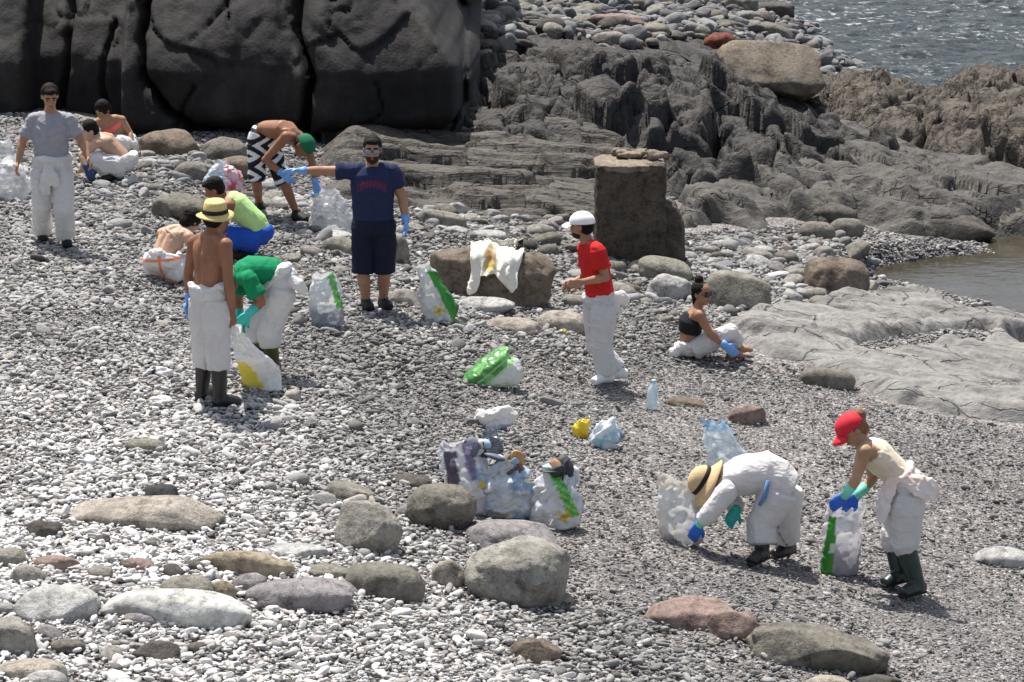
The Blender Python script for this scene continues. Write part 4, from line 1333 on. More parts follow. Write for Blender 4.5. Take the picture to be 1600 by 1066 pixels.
    def short_hair(s, mat):
        return s.hair(mat, [((-.022, 0, .045), (.094, .083, .085)), ((-.045, 0, .0), (.065, .080, .075)), ((.045, 0, .088), (.045, .060, .028))])
    def glove(s, q, mat, cuff=None, cuff_len=.07):
        w, d, nm, sd, cu = s.hd[q]
        P = hand(w, d, nm, sd, cu, 1.06, 1.12)
        o = fuse('glove', P, .007, mat, s.root, 2)
        e = s.J['el' + q]
        a = w + unit(e - w) * (cuff_len if cuff else .05); b = w + unit(d) * .012
        v, f = loft([a, lerp(a, b, .5), b], [.044, .038, .034], None, None, 14)
        c = add('cuff', mk_mesh('cuff', v - np.array(s.root.location), f), cuff or mat, o)
        return o
    def shirt(s, mat, infl=.014, sleeve=.62, hem=.75, tint=None, amp=.006, tank=False, name='t_shirt', collar=True, sl_infl=.020, seed=0):
        J = s.J
        P, L = s.spine()
        wide = [.085, .155, .168, .158, .152, .164]; deep = [.070, .098, .118, .114, .112, .122]
        pts = [lerp(P[0], P[1], .15 if not tank else .35)] + P[1:5] + [lerp(J['waist'], J['pelvis'], hem)]
        g = s.g
        if tank: wide = [.10, .125, .150, .148, .142, .155]
        Q = [loft(pts, [w * g + infl for w in wide], [w * g + infl for w in deep], L[:6], 22)]
        for q in 'AB':
            if tank:
                Q.append(loft([lerp(J['neck'], J['sh' + q], .55) + (J['neck'] - J['chest']) * .05, lerp(J['chest'], J['sh' + q], .45)], [.042, .06]))
                continue
            Q.append(ball(J['sh' + q], .058 * g ** .5 + infl))
            Q.append(loft([lerp(J['neck'], J['chest'], .22), lerp(J['neck'], J['sh' + q], .6), J['sh' + q]], [.050 + infl, .050 + infl, .052 + infl]))
            Q.append(loft([lerp(J['chest'], J['neck'], .3), lerp(J['chest'], J['sh' + q], .7)], [.09 * g + infl, .075 + infl]))
            Q.append(s.arm(q, sl_infl, 0, sleeve, 1.0))
            m = lerp(J['sh' + q], J['el' + q], sleeve)
            Q.append(loft([lerp(J['sh' + q], J['el' + q], sleeve * .6), m], [.062 * g ** .5 + infl, .062 * g ** .5 + sl_infl * 1.2]))
        return fuse(name, Q, .0105, mat, s.root, 2, wrinkles(amp, 10, (1, 1, .7), seed), tint)
    def trousers(s, mat, hem=(1.75, 1.75), bag=1.0, waist_t=.25, tint=None, amp=.014, name='trousers', waist_w=.165, waist_d=.135, seed=0, f=9, cuff=1.0, seat=1.0):
        J = s.J
        w0 = lerp(J['waist'], J['pelvis'], waist_t)
        cr = J['pelvis'] + unit(J['pelvis'] - J['waist']) * .04
        Q = [loft([w0, lerp(w0, J['pelvis'], .6), J['pelvis'], cr], np.array([waist_w, waist_w + .012, .172, .14]) * s.g * seat + .01, np.array([waist_d, waist_d + .01, .135, .10]) * s.g * seat + .01, s.lat_h, 22)]
        for i, q in enumerate('AB'):
            a, b, c = J['hip' + q], J['kn' + q], J['an' + q]
            pt = lambda t: lerp(a, b, t) if t <= 1 else lerp(b, c, t - 1)
            ts = [0, .3, .65, 1.0]; rr = [.118, .118, .104, .094]
            if hem[i] > 1.0:
                ts += [1 + (hem[i] - 1) * .5, hem[i]]; rr += [.094, .092 * cuff]
            else:
                ts = [t for t in ts if t < hem[i]] + [hem[i]]; rr = rr[:len(ts) - 1] + [rr[len(ts) - 2] * 1.02]
            Q.append(loft([pt(t) for t in ts], np.array(rr) * s.g ** .5 * bag))
            if hem[i] > 1: Q.append(ball(b, .094 * s.g ** .5 * bag))
        return fuse(name, Q, .0088, mat, s.root, 3, wrinkles(amp, f, (1, 1, .55), seed), tint)
    def waist_roll(s, mat, r=.042, t=.18, wid=.175, dep=.15, sleeves=True, tint=None, off=None, seed=3, name='tied_sleeves', droop=.0):
        """the upper half of a coverall rolled down and knotted round the waist"""
        J = s.J
        c = lerp(J['waist'], J['pelvis'], t)
        ax = unit(J['waist'] - J['pelvis']); l = s.lat_h; d = np.cross(ax, l)
        a = np.linspace(0, 2 * np.pi, 22, endpoint=False)
        rr = r * .72 * (1 + .3 * np.sin(a * 3 + seed) + .2 * np.sin(a * 5 + 2))
        ring = [c + l * np.cos(x) * wid * s.g + d * np.sin(x) * dep * s.g + ax * .012 * math.sin(3 * x + seed) - V3(0, 0, droop) * max(0, math.sin(x)) for x in a]
        P = []
        for i in range(22):
            P.append(loft([ring[i], ring[(i + 1) % 22]], [rr[i], rr[(i + 1) % 22]], None, None, 8))
        if off is not None:
            for it in off: P.append(loft([np.asarray(p) for p in it[0]], it[1], it[2] if len(it) > 2 else None, it[3] if len(it) > 3 else None, 18))
        return fuse(name, P, .009, mat, s.root, 2, wrinkles(.014, 14, (1, 1, 1), seed), tint)
    def boot(s, q, mat, top=1.35, r=.068):
        J = s.J
        an, kn, to = J['an' + q], J['kn' + q], J['toe' + q]
        P = [loft([lerp(kn, an, top - 1), lerp(kn, an, (top - 1) * .5 + .5), lerp(kn, an, .93), an - V3(0, 0, .02)], [r, r * .92, r * .78, r * .76])]
        P += s.foot(q, .013)
        o = fuse('boot', P, .0095, mat, s.root, 3, lambda Q: .003 * pn(Q * 22))
        d = unit((to - an) * V3(1, 1, 0)); l = np.cross(d, V3(0, 0, 1)); z = to[2] - .022
        h = an - d * .062; e = to + d * .012
        sole = [np.array([p[0], p[1], z]) for p in (h, lerp(h, e, .35), lerp(h, e, .7), e)]
        v, f = loft(sole, [.040, .038, .048, .036], [.014] * 4, l)
        add('sole', mk_mesh('sole', v - np.array(s.root.location), f), M['sole'], o)
        return o
    def shoe(s, q, mat):
        o = fuse('shoe', s.foot(q, .012), .0085, mat, s.root, 2)
        return o
    def sunglasses(s, mat, mirror=None):
        R0 = np.array(s.root.location)
        bits = [loft([s.H(.103, -.012, .008), s.H(.103, .012, .008)], [.004, .004], None, None, 6)]
        for q in (-1, 1):
            bits.append(loft([s.H(.082, q * .066, .012), s.H(.03, q * .083, .012), s.H(-.02, q * .086, .004)], [.004] * 3, None, None, 6))
        v, f = merge(bits)
        o = add('sunglasses', mk_mesh('sunglasses', v - R0, f), mat, s.root)
        for q in (-1, 1):
            v, f = ball(s.H(.092, q * .036, .004), (.010, .031, .021), [unit(s.face + s.rt * q * .3), unit(s.rt - s.face * q * .3), s.up], 3)
            add('lens', mk_mesh('lens', v - R0, f), mirror or mat, o)
    def lathe(s, name, prof, mat, parent=None, c=(0, 0, 0), tilt=0.0, seg=36, wob=0.0, ov=(1.12, 1.0)):
        """surface turned about the head's up axis; prof: (radius, height) from the crown down"""
        up = unit(s.up + s.face * tilt); fa = unit(s.face - up * (s.face @ up)); rt = np.cross(fa, up)
        a = np.linspace(0, 2 * np.pi, seg, endpoint=False)
        C = s.H(*c)
        V = []
        for r_, h in prof:
            hh = h + wob * r_ * np.sin(2 * a + .6) * (r_ > .12)
            V.append(C + np.outer(np.cos(a) * r_ * ov[0], fa) + np.outer(np.sin(a) * r_ * ov[1], rt) + np.outer(np.ones(seg) * hh, up))
        V = np.concatenate(V) - np.array(s.root.location)
        F = grid(seg, len(prof), True)
        return add(name, mk_mesh(name, V, F), mat, parent or s.root)
    def straw_hat(s, mat, band, brim=.165, crown=.095, h=.095, c=(-.008, 0, .055), tilt=0.0, dome=False, droop=0.02):
        if dome: top = [(.001, h), (.03, h - .003), (.06, h - .014), (.082, h * .68), (crown, h * .35), (crown * 1.02, 0)]
        else: top = [(.001, h - .012), (.035, h - .012), (.055, h - .002), (.074, h), (.084, h - .012), (crown * .96, h * .4), (crown, 0)]
        prof = top + [(crown + .012, -.006), (brim * .8, -.012 - droop * .4), (brim, -.012 - droop), (brim - .002, -.018 - droop), (brim * .8, -.018 - droop * .4), (crown + .008, -.013), (crown - .006, -.005), (crown * .9, h * .5), (.03, h - .02), (.001, h - .02)]
        o = s.lathe('straw_hat', prof, mat, None, c, tilt, 40, .06)
        s.lathe('hat_band', [(crown + .003, .034), (crown + .006, .030), (crown + .006, .004), (crown + .004, .0)], band, o, c, tilt, 40)
        return o
    def cap(s, mat, brimdir=1.0, k=1.0, brim=True, tint=None):
        n, f = ico(4)
        keep = n[:, 2] > -.22
        ax = np.array([s.face, s.rt, s.up])
        v = n * np.array([.108, .091, .088]) * k
        v = v * (1 + .01 * np.sin(np.arctan2(n[:, 1], n[:, 0]) * 6))[:, None]
        v[:, 2] = np.maximum(v[:, 2], -.012)
        R0 = np.array(s.root.location)
        vv = v @ ax + s.H(-.006, 0, .042)
        o = add('cap', mk_mesh('cap', vv - R0, f), mat, s.root)
        if brim:
            pts = []
            a = np.linspace(-1.05, 1.05, 15)
            rows = []
            for rr, zz in ((0.0, .0), (.35, .006), (.7, .004), (1, -.004), (1, -.010), (.7, -.003), (.35, .0), (0, -.007)):
                f_ = (.098 + rr * .075 * np.cos(a * .9)) * np.cos(a * .75) * k
                r_ = (.088 + rr * .012) * np.sin(a) * k
                z_ = zz - .025 * np.sin(a) ** 2 * 1.0 - .02 * rr
                rows.append(s.H(-.006, 0, .036) + np.outer(f_ * brimdir, s.face) + np.outer(r_, s.rt) + np.outer(z_, s.up))
            v = np.concatenate(rows) - R0
            F = grid(15, 8)
            add('brim', mk_mesh('brim', v, F), mat, o)
        return o

def skin_mat(name, c):
    t = NT(name)
    co = t.coord('Object')
    n1 = t.noise(co, 6, 4, .6); n2 = t.noise(co, 60, 3)
    n0 = t.noise(co, 2.2, 3, .6)
    col = t.ramp(n1, [(.3, sc(c, .80)), (.7, sc(c, 1.14))])
    col = t.mixc(.6, col, t.ramp(n0, [(.35, (.92, .80, .76)), (.65, (1.08, 1.05, 1.0))]), 'MULTIPLY')
    m = t.out(col, .52, t.bump(n2, .2, .005), .25)
    t.b.inputs['Subsurface Weight'].default_value = .08
    t.b.inputs['Subsurface Radius'].default_value = (.02, .008, .004)
    return m
def white_cloth():
    t = NT('white coverall cloth')
    co = t.coord('Object')
    n1 = t.noise(co, 5, 4, .6); n2 = t.noise(co, 26, 4, .6)
    col = t.ramp(n1, [(.3, (.74, .735, .735)), (.6, (.84, .835, .825))])
    cr = t.noise(t.coord('Object', (1, 1, 2.2)), 9, 3, .5)
    crr = t.math('ABSOLUTE', t.math('SUBTRACT', cr, .5))
    m = t.out(col, .65, t.bump(n2, .25, .015, t.bump(crr, .55, .05)), .3)
    tr = t.n('ShaderNodeBsdfTranslucent'); tr.inputs[0].default_value = (.75, .74, .72, 1)
    mx = t.n('ShaderNodeMixShader'); mx.inputs[0].default_value = .33
    t.l(t.b.outputs[0], mx.inputs[1]); t.l(tr.outputs[0], mx.inputs[2]); t.l(mx.outputs[0], t.t.nodes['Material Output'].inputs['Surface'])
    return m
def straw(name, c):
    t = NT(name)
    co = t.coord('Object')
    w = t.n('ShaderNodeTexWave'); w.inputs['Scale'].default_value = 60; w.inputs['Distortion'].default_value = 3; t.l(co, w.inputs['Vector'])
    n1 = t.noise(co, 40, 3)
    col = t.mixc(.6, t.ramp(w.outputs['Fac'], [(0, sc(c, .72)), (1, sc(c, 1.15))]), t.ramp(n1, [(.3, sc(c, .8)), (.7, sc(c, 1.15))]))
    return t.out(col, .75, t.bump(w.outputs['Fac'], .4, .004), .25)
M = {
    'skin_tan': skin_mat('tanned skin', (.36, .205, .13)), 'skin_light': skin_mat('light skin', (.50, .335, .235)), 'skin_dark': skin_mat('deeply tanned skin', (.27, .135, .078)),
    'skin_olive': skin_mat('olive skin', (.42, .27, .17)),
    'white': white_cloth(), 'hair': plain_mat('dark hair', (.010, .008, .007), .75, .15, .5, 120), 'auburn': plain_mat('auburn hair', (.20, .085, .04), .5, .4, .6, 120),
    'eye': plain_mat('eyes', (.02, .015, .012), .2, .5), 'lips': plain_mat('lips', (.30, .12, .10), .45), 'beard': plain_mat('trimmed beard', (.03, .02, .015), .7, .2, .5, 140),
    'greytee': plain_mat('grey marl cotton', (.30, .30, .33), .85, .15, .3, 90), 'navy': tint_mat('navy printed cotton', .85, .15, .3, 90), 'navyshort': plain_mat('navy shorts cloth', (.010, .012, .028), .8, .2, .3, 60),
    'green': plain_mat('green cotton', (.008, .21, .085), .85, .15, .3, 80), 'lime': plain_mat('pale lime cotton', (.46, .68, .27), .85, .15, .3, 80), 'red': plain_mat('red cotton', (.52, .022, .022), .85, .15, .3, 80),
    'cream': plain_mat('cream cotton', (.70, .61, .47), .85, .15, .4, 60), 'black': plain_mat('black cloth', (.012, .012, .014), .8, .25, .3, 60), 'blue': plain_mat('royal blue shorts cloth', (.015, .075, .42), .75, .2, .3, 50),
    'boot_black': plain_mat('black rubber', (.012, .012, .013), .38, .5), 'boot_green': plain_mat('dark green rubber', (.012, .030, .024), .35, .5), 'boot_olive': plain_mat('olive rubber', (.055, .058, .016), .45, .4),
    'sole': plain_mat('boot sole rubber', (.02, .02, .02), .8), 'glove_blue': plain_mat('light blue nitrile', (.16, .36, .72), .45, .4), 'glove_deep': plain_mat('deep blue rubber glove', (.02, .12, .52), .45, .4),
    'glove_teal': plain_mat('turquoise rubber glove', (.03, .42, .36), .45, .4), 'cuff_green': plain_mat('pale green glove cuff', (.18, .62, .46), .5, .4),
    'straw': straw('yellow straw', (.70, .54, .22)), 'straw2': straw('beige straw', (.62, .45, .24)), 'band': plain_mat('dark hat band', (.02, .015, .014), .8),
    'capwhite': plain_mat('white cap cloth', (.80, .80, .80), .8), 'capred': plain_mat('red cap cloth', (.62, .02, .035), .75), 'capgreen': plain_mat('green cap cloth', (.004, .12, .055), .8),
    'glass': plain_mat('dark lenses', (.01, .01, .012), .12, .6), 'glassm': plain_mat('mirror blue lenses', (.16, .22, .34), .12, .9), 'chain': plain_mat('silver chain', (.55, .55, .52), .35, .6),
    'print': tint_mat('printed cloth', .8, .2, .3, 60), 'shoe_black': plain_mat('black shoe', (.015, .015, .016), .7), 'shoe_white': plain_mat('white shoe cover', (.72, .72, .72), .7),
    'pink': plain_mat('coral bikini cloth', (.75, .16, .12), .7),
}

def mkJ(Y0, dct, feet):
    """joint positions from where they sit in the photo and how far behind the person's base they lie"""
    J = {}
    for k, (x, y, dy) in dct.items(): J[k] = at(x, y, Y0 + dy)
    for q, (heel, toe) in feet.items():
        h, t = ground(*heel), ground(*toe)
        d = unit((t - h) * V3(1, 1, 0))
        an = h + d * .055 + V3(0, 0, .09)
        to = an * V3(1, 1, 0) + d * .165
        to[2] = max(GL(to[0], to[1]), h[2] - .03) + .055
        J['an' + q] = an; J['toe' + q] = to
    return J
def bones(nm, J):
    L = lambda a, b: round(float(np.linalg.norm(J[a] - J[b])), 2)
    print('BONES', nm, 'sh', L('shA', 'shB'), 'ua', L('shA', 'elA'), L('shB', 'elB'), 'fa', L('elA', 'wrA'), L('elB', 'wrB'), 'spine', L('neck', 'pelvis'), 'hd', L('neck', 'head'),
          'th', L('hipA', 'knA'), L('hipB', 'knB'), 'sk', L('knA', 'anA'), L('knB', 'anB'), 'hip', L('hipA', 'hipB'))

# 1 --- man in grey t-shirt walking, far left
def man_grey():
    b = ground(86, 387)
    J = mkJ(b[1], dict(head=(78, 151, -.04), neck=(79, 177, .02), shA=(53, 187, .02), shB=(107, 187, .0), elA=(35, 222, .05), wrA=(28, 254, -.02), elB=(127, 220, .03), wrB=(138, 247, -.10),
        chest=(79, 203, .01), waist=(80, 238, .02), pelvis=(81, 262, .02), hipA=(68, 266, .02), hipB=(95, 266, .02), knA=(66, 322, -.03), knB=(99, 326, -.10)),
        {'A': ((66, 378), (68, 388)), 'B': ((103, 384), (107, 395))})
    p = Person('man in grey t-shirt and white trousers walking, cropped dark hair', b, J, (.28, -1, -.5), M['skin_tan'], girth=1.06, curl=(.6, .6))
    p.body(); p.eyes(M['hair']); p.short_hair(M['hair'])
    p.shirt(M['greytee'], .012, .70, .95, amp=.010, seed=1, sl_infl=.013)
    p.trousers(M['white'], (1.9, 1.9), 1.05, seed=2, waist_w=.17)
    k = J['pelvis']
    p.waist_roll(M['white'], .038, .35, .168, .14, seed=1, off=[([k + V3(-.02, -.15, .06), k + V3(-.03, -.19, -.05), k + V3(-.05, -.18, -.16), k + V3(-.04, -.17, -.25)], [.03, .05, .06, .045], [.025, .022, .018, .012], V3(1, 0, 0)),
                 ([k + V3(.0, -.15, .05), k + V3(.04, -.19, -.06), k + V3(.06, -.17, -.17)], [.028, .045, .035], [.022, .02, .012], V3(1, 0, 0))])
    for q in 'AB': p.shoe(q, M['shoe_black'])
man_grey()

# 2, 3 --- two people crouching at the cliff foot
def crouch_back():
    b = ground(188, 246)
    J = mkJ(b[1], dict(head=(160, 172, -.18), neck=(168, 184, -.05), shA=(150, 193, -.06), shB=(190, 188, .02), elA=(143, 214, -.22), wrA=(138, 236, -.32), elB=(203, 208, .0), wrB=(205, 228, -.15),
        chest=(174, 197, .0), waist=(188, 214, .06), pelvis=(195, 228, .06), hipA=(186, 231, .0), hipB=(203, 231, .08), knA=(165, 222, -.25), knB=(190, 224, -.3)),
        {'A': ((176, 244), (168, 250)), 'B': ((194, 244), (188, 250))})
    p = Person('crouching woman in coral bikini top, dark hair, in the cliff shade', b, J, (-.4, -.6, -.7), M['skin_tan'], girth=.85, head_k=.95)
    p.body(); p.hair(M['hair'], [((-.022, 0, .03), (.10, .088, .10)), ((-.06, 0, -.04), (.06, .075, .09))])
    p.trousers(M['white'], (1.6, 1.6), 1.1, seed=5)
    p.waist_roll(M['white'], .06, .3, .16, .14, seed=2)
    c = J['chest']; f = unit(np.cross(p.lat_s, J['neck'] - J['waist']))
    P, L = p.spine()
    v = [loft([lerp(J['neck'], c, .75), lerp(c, J['waist'], .15)], [.150 * .85 + .012] * 2, [.112 * .85 + .014] * 2, p.lat_s, 20)]
    fuse('bikini_top', v, .01, M['pink'], p.root, 1)
crouch_back()
def crouch_front():
    b = ground(185, 283)
    J = mkJ(b[1], dict(head=(140, 205, -.06), neck=(153, 214, -.02), shA=(150, 225, -.15), shB=(160, 215, .16), elA=(127, 243, -.2), wrA=(136, 264, -.28), elB=(134, 240, .15), wrB=(128, 262, .12),
        chest=(166, 222, .0), waist=(188, 242, .0), pelvis=(197, 259, .0), hipA=(192, 263, -.08), hipB=(194, 261, .09), knA=(152, 252, -.16), knB=(150, 250, .14)),
        {'A': ((184, 285), (168, 287)), 'B': ((188, 279), (172, 281))})
    p = Person('bare backed person crouching with dark hair and white trousers, beside the walking man', b, J, (-.85, -.2, -.5), M['skin_light'], girth=.92, hands=('glove', 'bare'))
    p.body(); p.short_hair(M['hair'])
    p.trousers(M['white'], (1.7, 1.7), 1.15, waist_t=.55, seed=6, seat=1.15)
    p.waist_roll(M['white'], .055, .55, .175, .16, seed=4)
    p.glove('A', plain_mat('dark blue glove', (.02, .05, .12), .5))
    for q in 'AB': p.shoe(q, M['shoe_black'])
crouch_front()

# 4 --- bent man with green cap
def man_cap():
    b = ground(462, 346)
    J = mkJ(b[1], dict(head=(474, 229, -.34), neck=(463, 216, -.22), shA=(446, 214, -.38), shB=(474, 219, -.10), elA=(414, 250, -.36), wrA=(442, 272, -.42), elB=(487, 252, -.12), wrB=(493, 286, -.18),
        chest=(446, 204, -.16), waist=(418, 202, .05), pelvis=(409, 222, .12), hipA=(402, 226, .04), hipB=(421, 229, .18), knA=(401, 284, -.02), knB=(445, 288, .02)),
        {'A': ((404, 330), (416, 338)), 'B': ((458, 344), (476, 350))})
    J['shA'] = J['neck'] + unit(J['shA'] - J['neck']) * .19; J['shB'] = J['neck'] + unit(J['shB'] - J['neck']) * .19
    p = Person('shirtless man bending down in green cap and black and white shorts', b, J, (.35, -.45, -.8), M['skin_dark'], head_up=(.75, -.35, .45), girth=.98, hands=('glove', 'glove'), curl=(.5, .8), handdir=(V3(.6, -.1, -.6), V3(.1, 0, -1)))
    p.body()
    p.cap(M['capgreen'], 1, 1.12, False)
    p.hair(M['hair'], [((-.04, 0, -.01), (.07, .080, .06))])
    def zig(P):
        q = np.stack([P[:, 0], P[:, 1] * .6, P[:, 2]], -1)
        u = P[:, 0] * 9 + P[:, 1] * 6; v = P[:, 2] * 9
        a = np.abs(((u + np.abs((v % 2) - 1) * 1.6) % 1.6) - .8) < .36
        c = np.where(a[:, None], V3(.72, .72, .74), V3(.015, .015, .02))
        return c
    p.trousers(M['print'], (.97, .97), .93, 0.15, tint=zig, amp=.006, name='shorts', seed=4)
    p.glove('A', M['glove_blue']); p.glove('B', M['glove_blue'])
    for q in 'AB': p.shoe(q, M['shoe_black'])
man_cap()

# 5 --- man in navy pointing
def man_navy():
    b = ground(588, 488)
    J = mkJ(b[1], dict(head=(582, 234, -.03), neck=(582, 259, .02), shA=(552, 268, .02), shB=(613, 268, .02), elA=(504, 267, -.02), wrA=(470, 267, -.10), elB=(629, 311, .03), wrB=(634, 345, -.05),
        chest=(582, 288, .01), waist=(583, 335, .02), pelvis=(584, 362, .02), hipA=(569, 366, .02), hipB=(599, 366, .02), knA=(568, 430, -.02), knB=(600, 430, -.01)),
        {'A': ((570, 484), (580, 493)), 'B': ((596, 481), (608, 489))})
    p = Person('bearded man in navy t-shirt and shorts stretching out a gloved arm', b, J, (.02, -1, -.12), M['skin_tan'], girth=1.17, head_k=1.03, hands=('glove', 'glove'), curl=(.25, .6), handdir=(V3(-1, 0, .05), V3(.15, -.05, -1)), palm=(V3(0, -.4, -1), None))
    p.body(); p.eyes(M['hair']); p.short_hair(M['hair'])
    ax = [p.face, p.rt, p.up]
    k = p.k
    fuse('beard', [ball(p.H(.034, 0, -.070), (.066 * k, .060 * k, .050 * k), ax, 3), ball(p.H(.058, 0, -.095), (.034 * k, .036 * k, .030 * k), ax, 2)], .007, M['beard'], p.root, 1, lambda Q: .003 * ridged(Q * 50, 2))
    p.sunglasses(M['glass'], M['glassm'])
    cx, zt = J['chest'][0], J['chest'][2]
    def logo(P):
        c = np.tile(V3(.022, .030, .075), (len(P), 1))
        x, z = P[:, 0] - cx, P[:, 2] - zt
        arc = z - (.045 - 3.2 * x * x)
        band = (np.abs(x) < .135) & (arc > -.05) & (arc < .015) & (P[:, 1] < J['chest'][1])
        lett = ((x * 60 + arc * 8) % 1.7) < 1.1
        c[band & lett] = V3(.16, .025, .06)
        return c
    p.shirt(M['navy'], .016, .55, 1.0, logo, .006, seed=7)
    p.trousers(M['navyshort'], (.93, .93), .98, .3, name='shorts', amp=.008, seed=3)
    pts = [p.J['neck'] + p.lat_s * .085 * math.cos(a) + V3(0, -1, -.55) * (.075 * math.sin(a)) + V3(0, -.03, .0) for a in np.linspace(-.25, math.pi + .25, 14)]
    v, f = loft(pts, [.006] * 14, None, None, 6)
    add('necklace', mk_mesh('necklace', v - np.array(p.root.location), f), M['chain'], p.root)
    p.glove('A', M['glove_blue']); p.glove('B', M['glove_blue'])
    for q in 'AB': p.shoe(q, M['shoe_black'])
man_navy()

# 6 --- lime vest, blue shorts, crouching
def man_lime():
    b = ground(388, 404)
    J = mkJ(b[1], dict(head=(335, 296, -.02), neck=(351, 308, .0), shA=(357, 322, -.16), shB=(350, 316, .18), elA=(349, 354, -.22), wrA=(336, 374, -.28), elB=(335, 344, .2), wrB=(322, 366, .2),
        chest=(368, 320, .0), waist=(398, 348, .0), pelvis=(407, 372, .0), hipA=(402, 377, -.09), hipB=(403, 374, .10), knA=(357, 371, -.14), knB=(352, 370, .16)),
        {'A': ((392, 405), (376, 408)), 'B': ((394, 399), (378, 401))})
    p = Person('crouching man in pale lime vest and royal blue shorts', b, J, (-.9, .1, -.45), M['skin_dark'], girth=1.02)
    p.body(); p.short_hair(M['hair'])
    p.shirt(M['lime'], .014, .4, .75, amp=.006, tank=True, name='vest', seed=9)
    p.trousers(M['blue'], (.98, .98), 1.08, .45, name='shorts', amp=.008, seed=8)
    for q in 'AB': p.shoe(q, M['shoe_black'])
man_lime()

# 7 --- bare backed woman crouching, orange taped coverall
def woman_back():
    b = ground(265, 441)
    J = mkJ(b[1], dict(head=(300, 345, .22), neck=(284, 357, .16), shA=(254, 365, .22), shB=(295, 371, .06), elA=(268, 392, .42), wrA=(292, 412, .5), elB=(303, 400, .12), wrB=(312, 420, .3),
        chest=(268, 372, .12), waist=(256, 394, .05), pelvis=(254, 415, .0), hipA=(242, 420, .05), hipB=(268, 422, -.04), knA=(272, 408, .38), knB=(300, 412, .28)),
        {'A': ((252, 440), (268, 434)), 'B': ((278, 446), (292, 440))})
    p = Person('bare backed woman crouching in white trousers with an orange cross', b, J, (.65, .6, -.5), M['skin_light'], girth=.9, head_k=.95)
    p.body(); p.hair(M['hair'], [((-.022, 0, .03), (.104, .092, .10)), ((-.07, 0, -.03), (.06, .07, .08)), ((-.09, 0, .06), (.04, .04, .04))])
    pc = J['pelvis']
    def cross(P):
        c = np.tile(V3(.74, .72, .71), (len(P), 1))
        x, z = P[:, 0] - pc[0] - .0, P[:, 2] - pc[2]
        m = (P[:, 1] < pc[1] + .05) & ((np.abs(x + .01 + .04 * z) < .016) | (np.abs(z - .075 - .1 * x) < .015) | (np.abs(z + .12 + .2 * x) < .012))
        c[m] = V3(.85, .28, .14)
        return c
    p.trousers(M['print'], (1.75, 1.75), 1.2, .35, tint=cross, seed=12, seat=1.25, amp=.012)
    p.waist_roll(M['white'], .045, .35, .185, .165, seed=6)
    P, L = p.spine()
    v = [loft([lerp(J['neck'], J['chest'], .80), lerp(J['neck'], J['chest'], .92)], [.155 * .9 + .008] * 2, [.108 * .9 + .008] * 2, p.lat_s, 20)]
    fuse('bikini_strap', v, .008, plain_mat('beige strap', (.45, .33, .24)), p.root, 1)
woman_back()

# 8 --- straw hat man, back to us
def man_straw():
    b = ground(332, 636)
    J = mkJ(b[1], dict(head=(336, 341, .06), neck=(328, 366, .01), shA=(304, 380, .11), shB=(352, 383, -.12), elA=(294, 427, .14), wrA=(296, 468, .10), elB=(357, 440, -.16), wrB=(363, 490, -.08),
        chest=(328, 396, -.01), waist=(327, 438, .0), pelvis=(327, 463, .0), hipA=(317, 466, .05), hipB=(338, 468, -.06), knA=(319, 545, .07), knB=(341, 549, -.05)),
        {'A': ((310, 630), (328, 626)), 'B': ((334, 640), (362, 638))})
    p = Person('shirtless man in yellow straw hat, white trousers and black boots, back turned', b, J, (.35, .9, -.02), M['skin_dark'], girth=1.0, hands=('glove', 'bare'), handdir=(V3(-.1, .1, -1), V3(.1, 0, -1)), curl=(.4, .8))
    p.body(); p.eyes(M['hair']); p.short_hair(M['hair'])
    p.straw_hat(M['straw'], M['band'], .150, .098, .098, (-.006, 0, .050), -.12, False, .012)
    p.trousers(M['white'], (1.36, 1.36), 1.03, .35, seed=21, amp=.014)
    p.waist_roll(M['white'], .036, .38, .165, .130, seed=8)
    p.boot('A', M['boot_black'], 1.28, .070); p.boot('B', M['boot_black'], 1.28, .070)
    p.glove('A', M['glove_blue'])
    return p, J
P8, J8 = man_straw()

# 9 --- green t-shirt, bent
def man_green():
    b = ground(425, 587)
    J = mkJ(b[1], dict(head=(347, 452, -.10), neck=(368, 432, -.05), shA=(388, 436, -.22), shB=(377, 424, .14), elA=(408, 472, -.26), wrA=(388, 491, -.30), elB=(372, 470, .15), wrB=(374, 500, .05),
        chest=(392, 424, -.03), waist=(425, 425, .0), pelvis=(443, 445, .02), hipA=(440, 452, -.08), hipB=(441, 450, .11), knA=(420, 520, -.10), knB=(402, 515, .10)),
        {'A': ((434, 588), (414, 592)), 'B': ((412, 580), (392, 584))})
    p = Person('bending man in green t-shirt, white trousers and olive boots', b, J, (-.75, -.15, -.65), M['skin_dark'], girth=1.0, hands=('glove', 'glove'), curl=(.7, .7))
    p.body(); p.eyes(M['hair']); p.short_hair(M['hair'])
    p.shirt(M['green'], .014, .72, .40, amp=.007, seed=13)
    p.trousers(M['white'], (1.34, 1.34), 1.1, .3, seed=15, amp=.015)
    k = J['pelvis']
    p.waist_roll(M['white'], .05, .35, .165, .15, seed=9, off=[([k + V3(.05, -.1, .05), k + V3(.14, -.12, .02), k + V3(.19, -.1, -.05)], [.06, .055, .03])])
    p.boot('A', M['boot_olive'], 1.15, .066); p.boot('B', M['boot_olive'], 1.15, .066)
    p.glove('A', M['glove_teal'], M['glove_teal'], .09); p.glove('B', M['glove_teal'], M['glove_teal'], .09)
man_green()

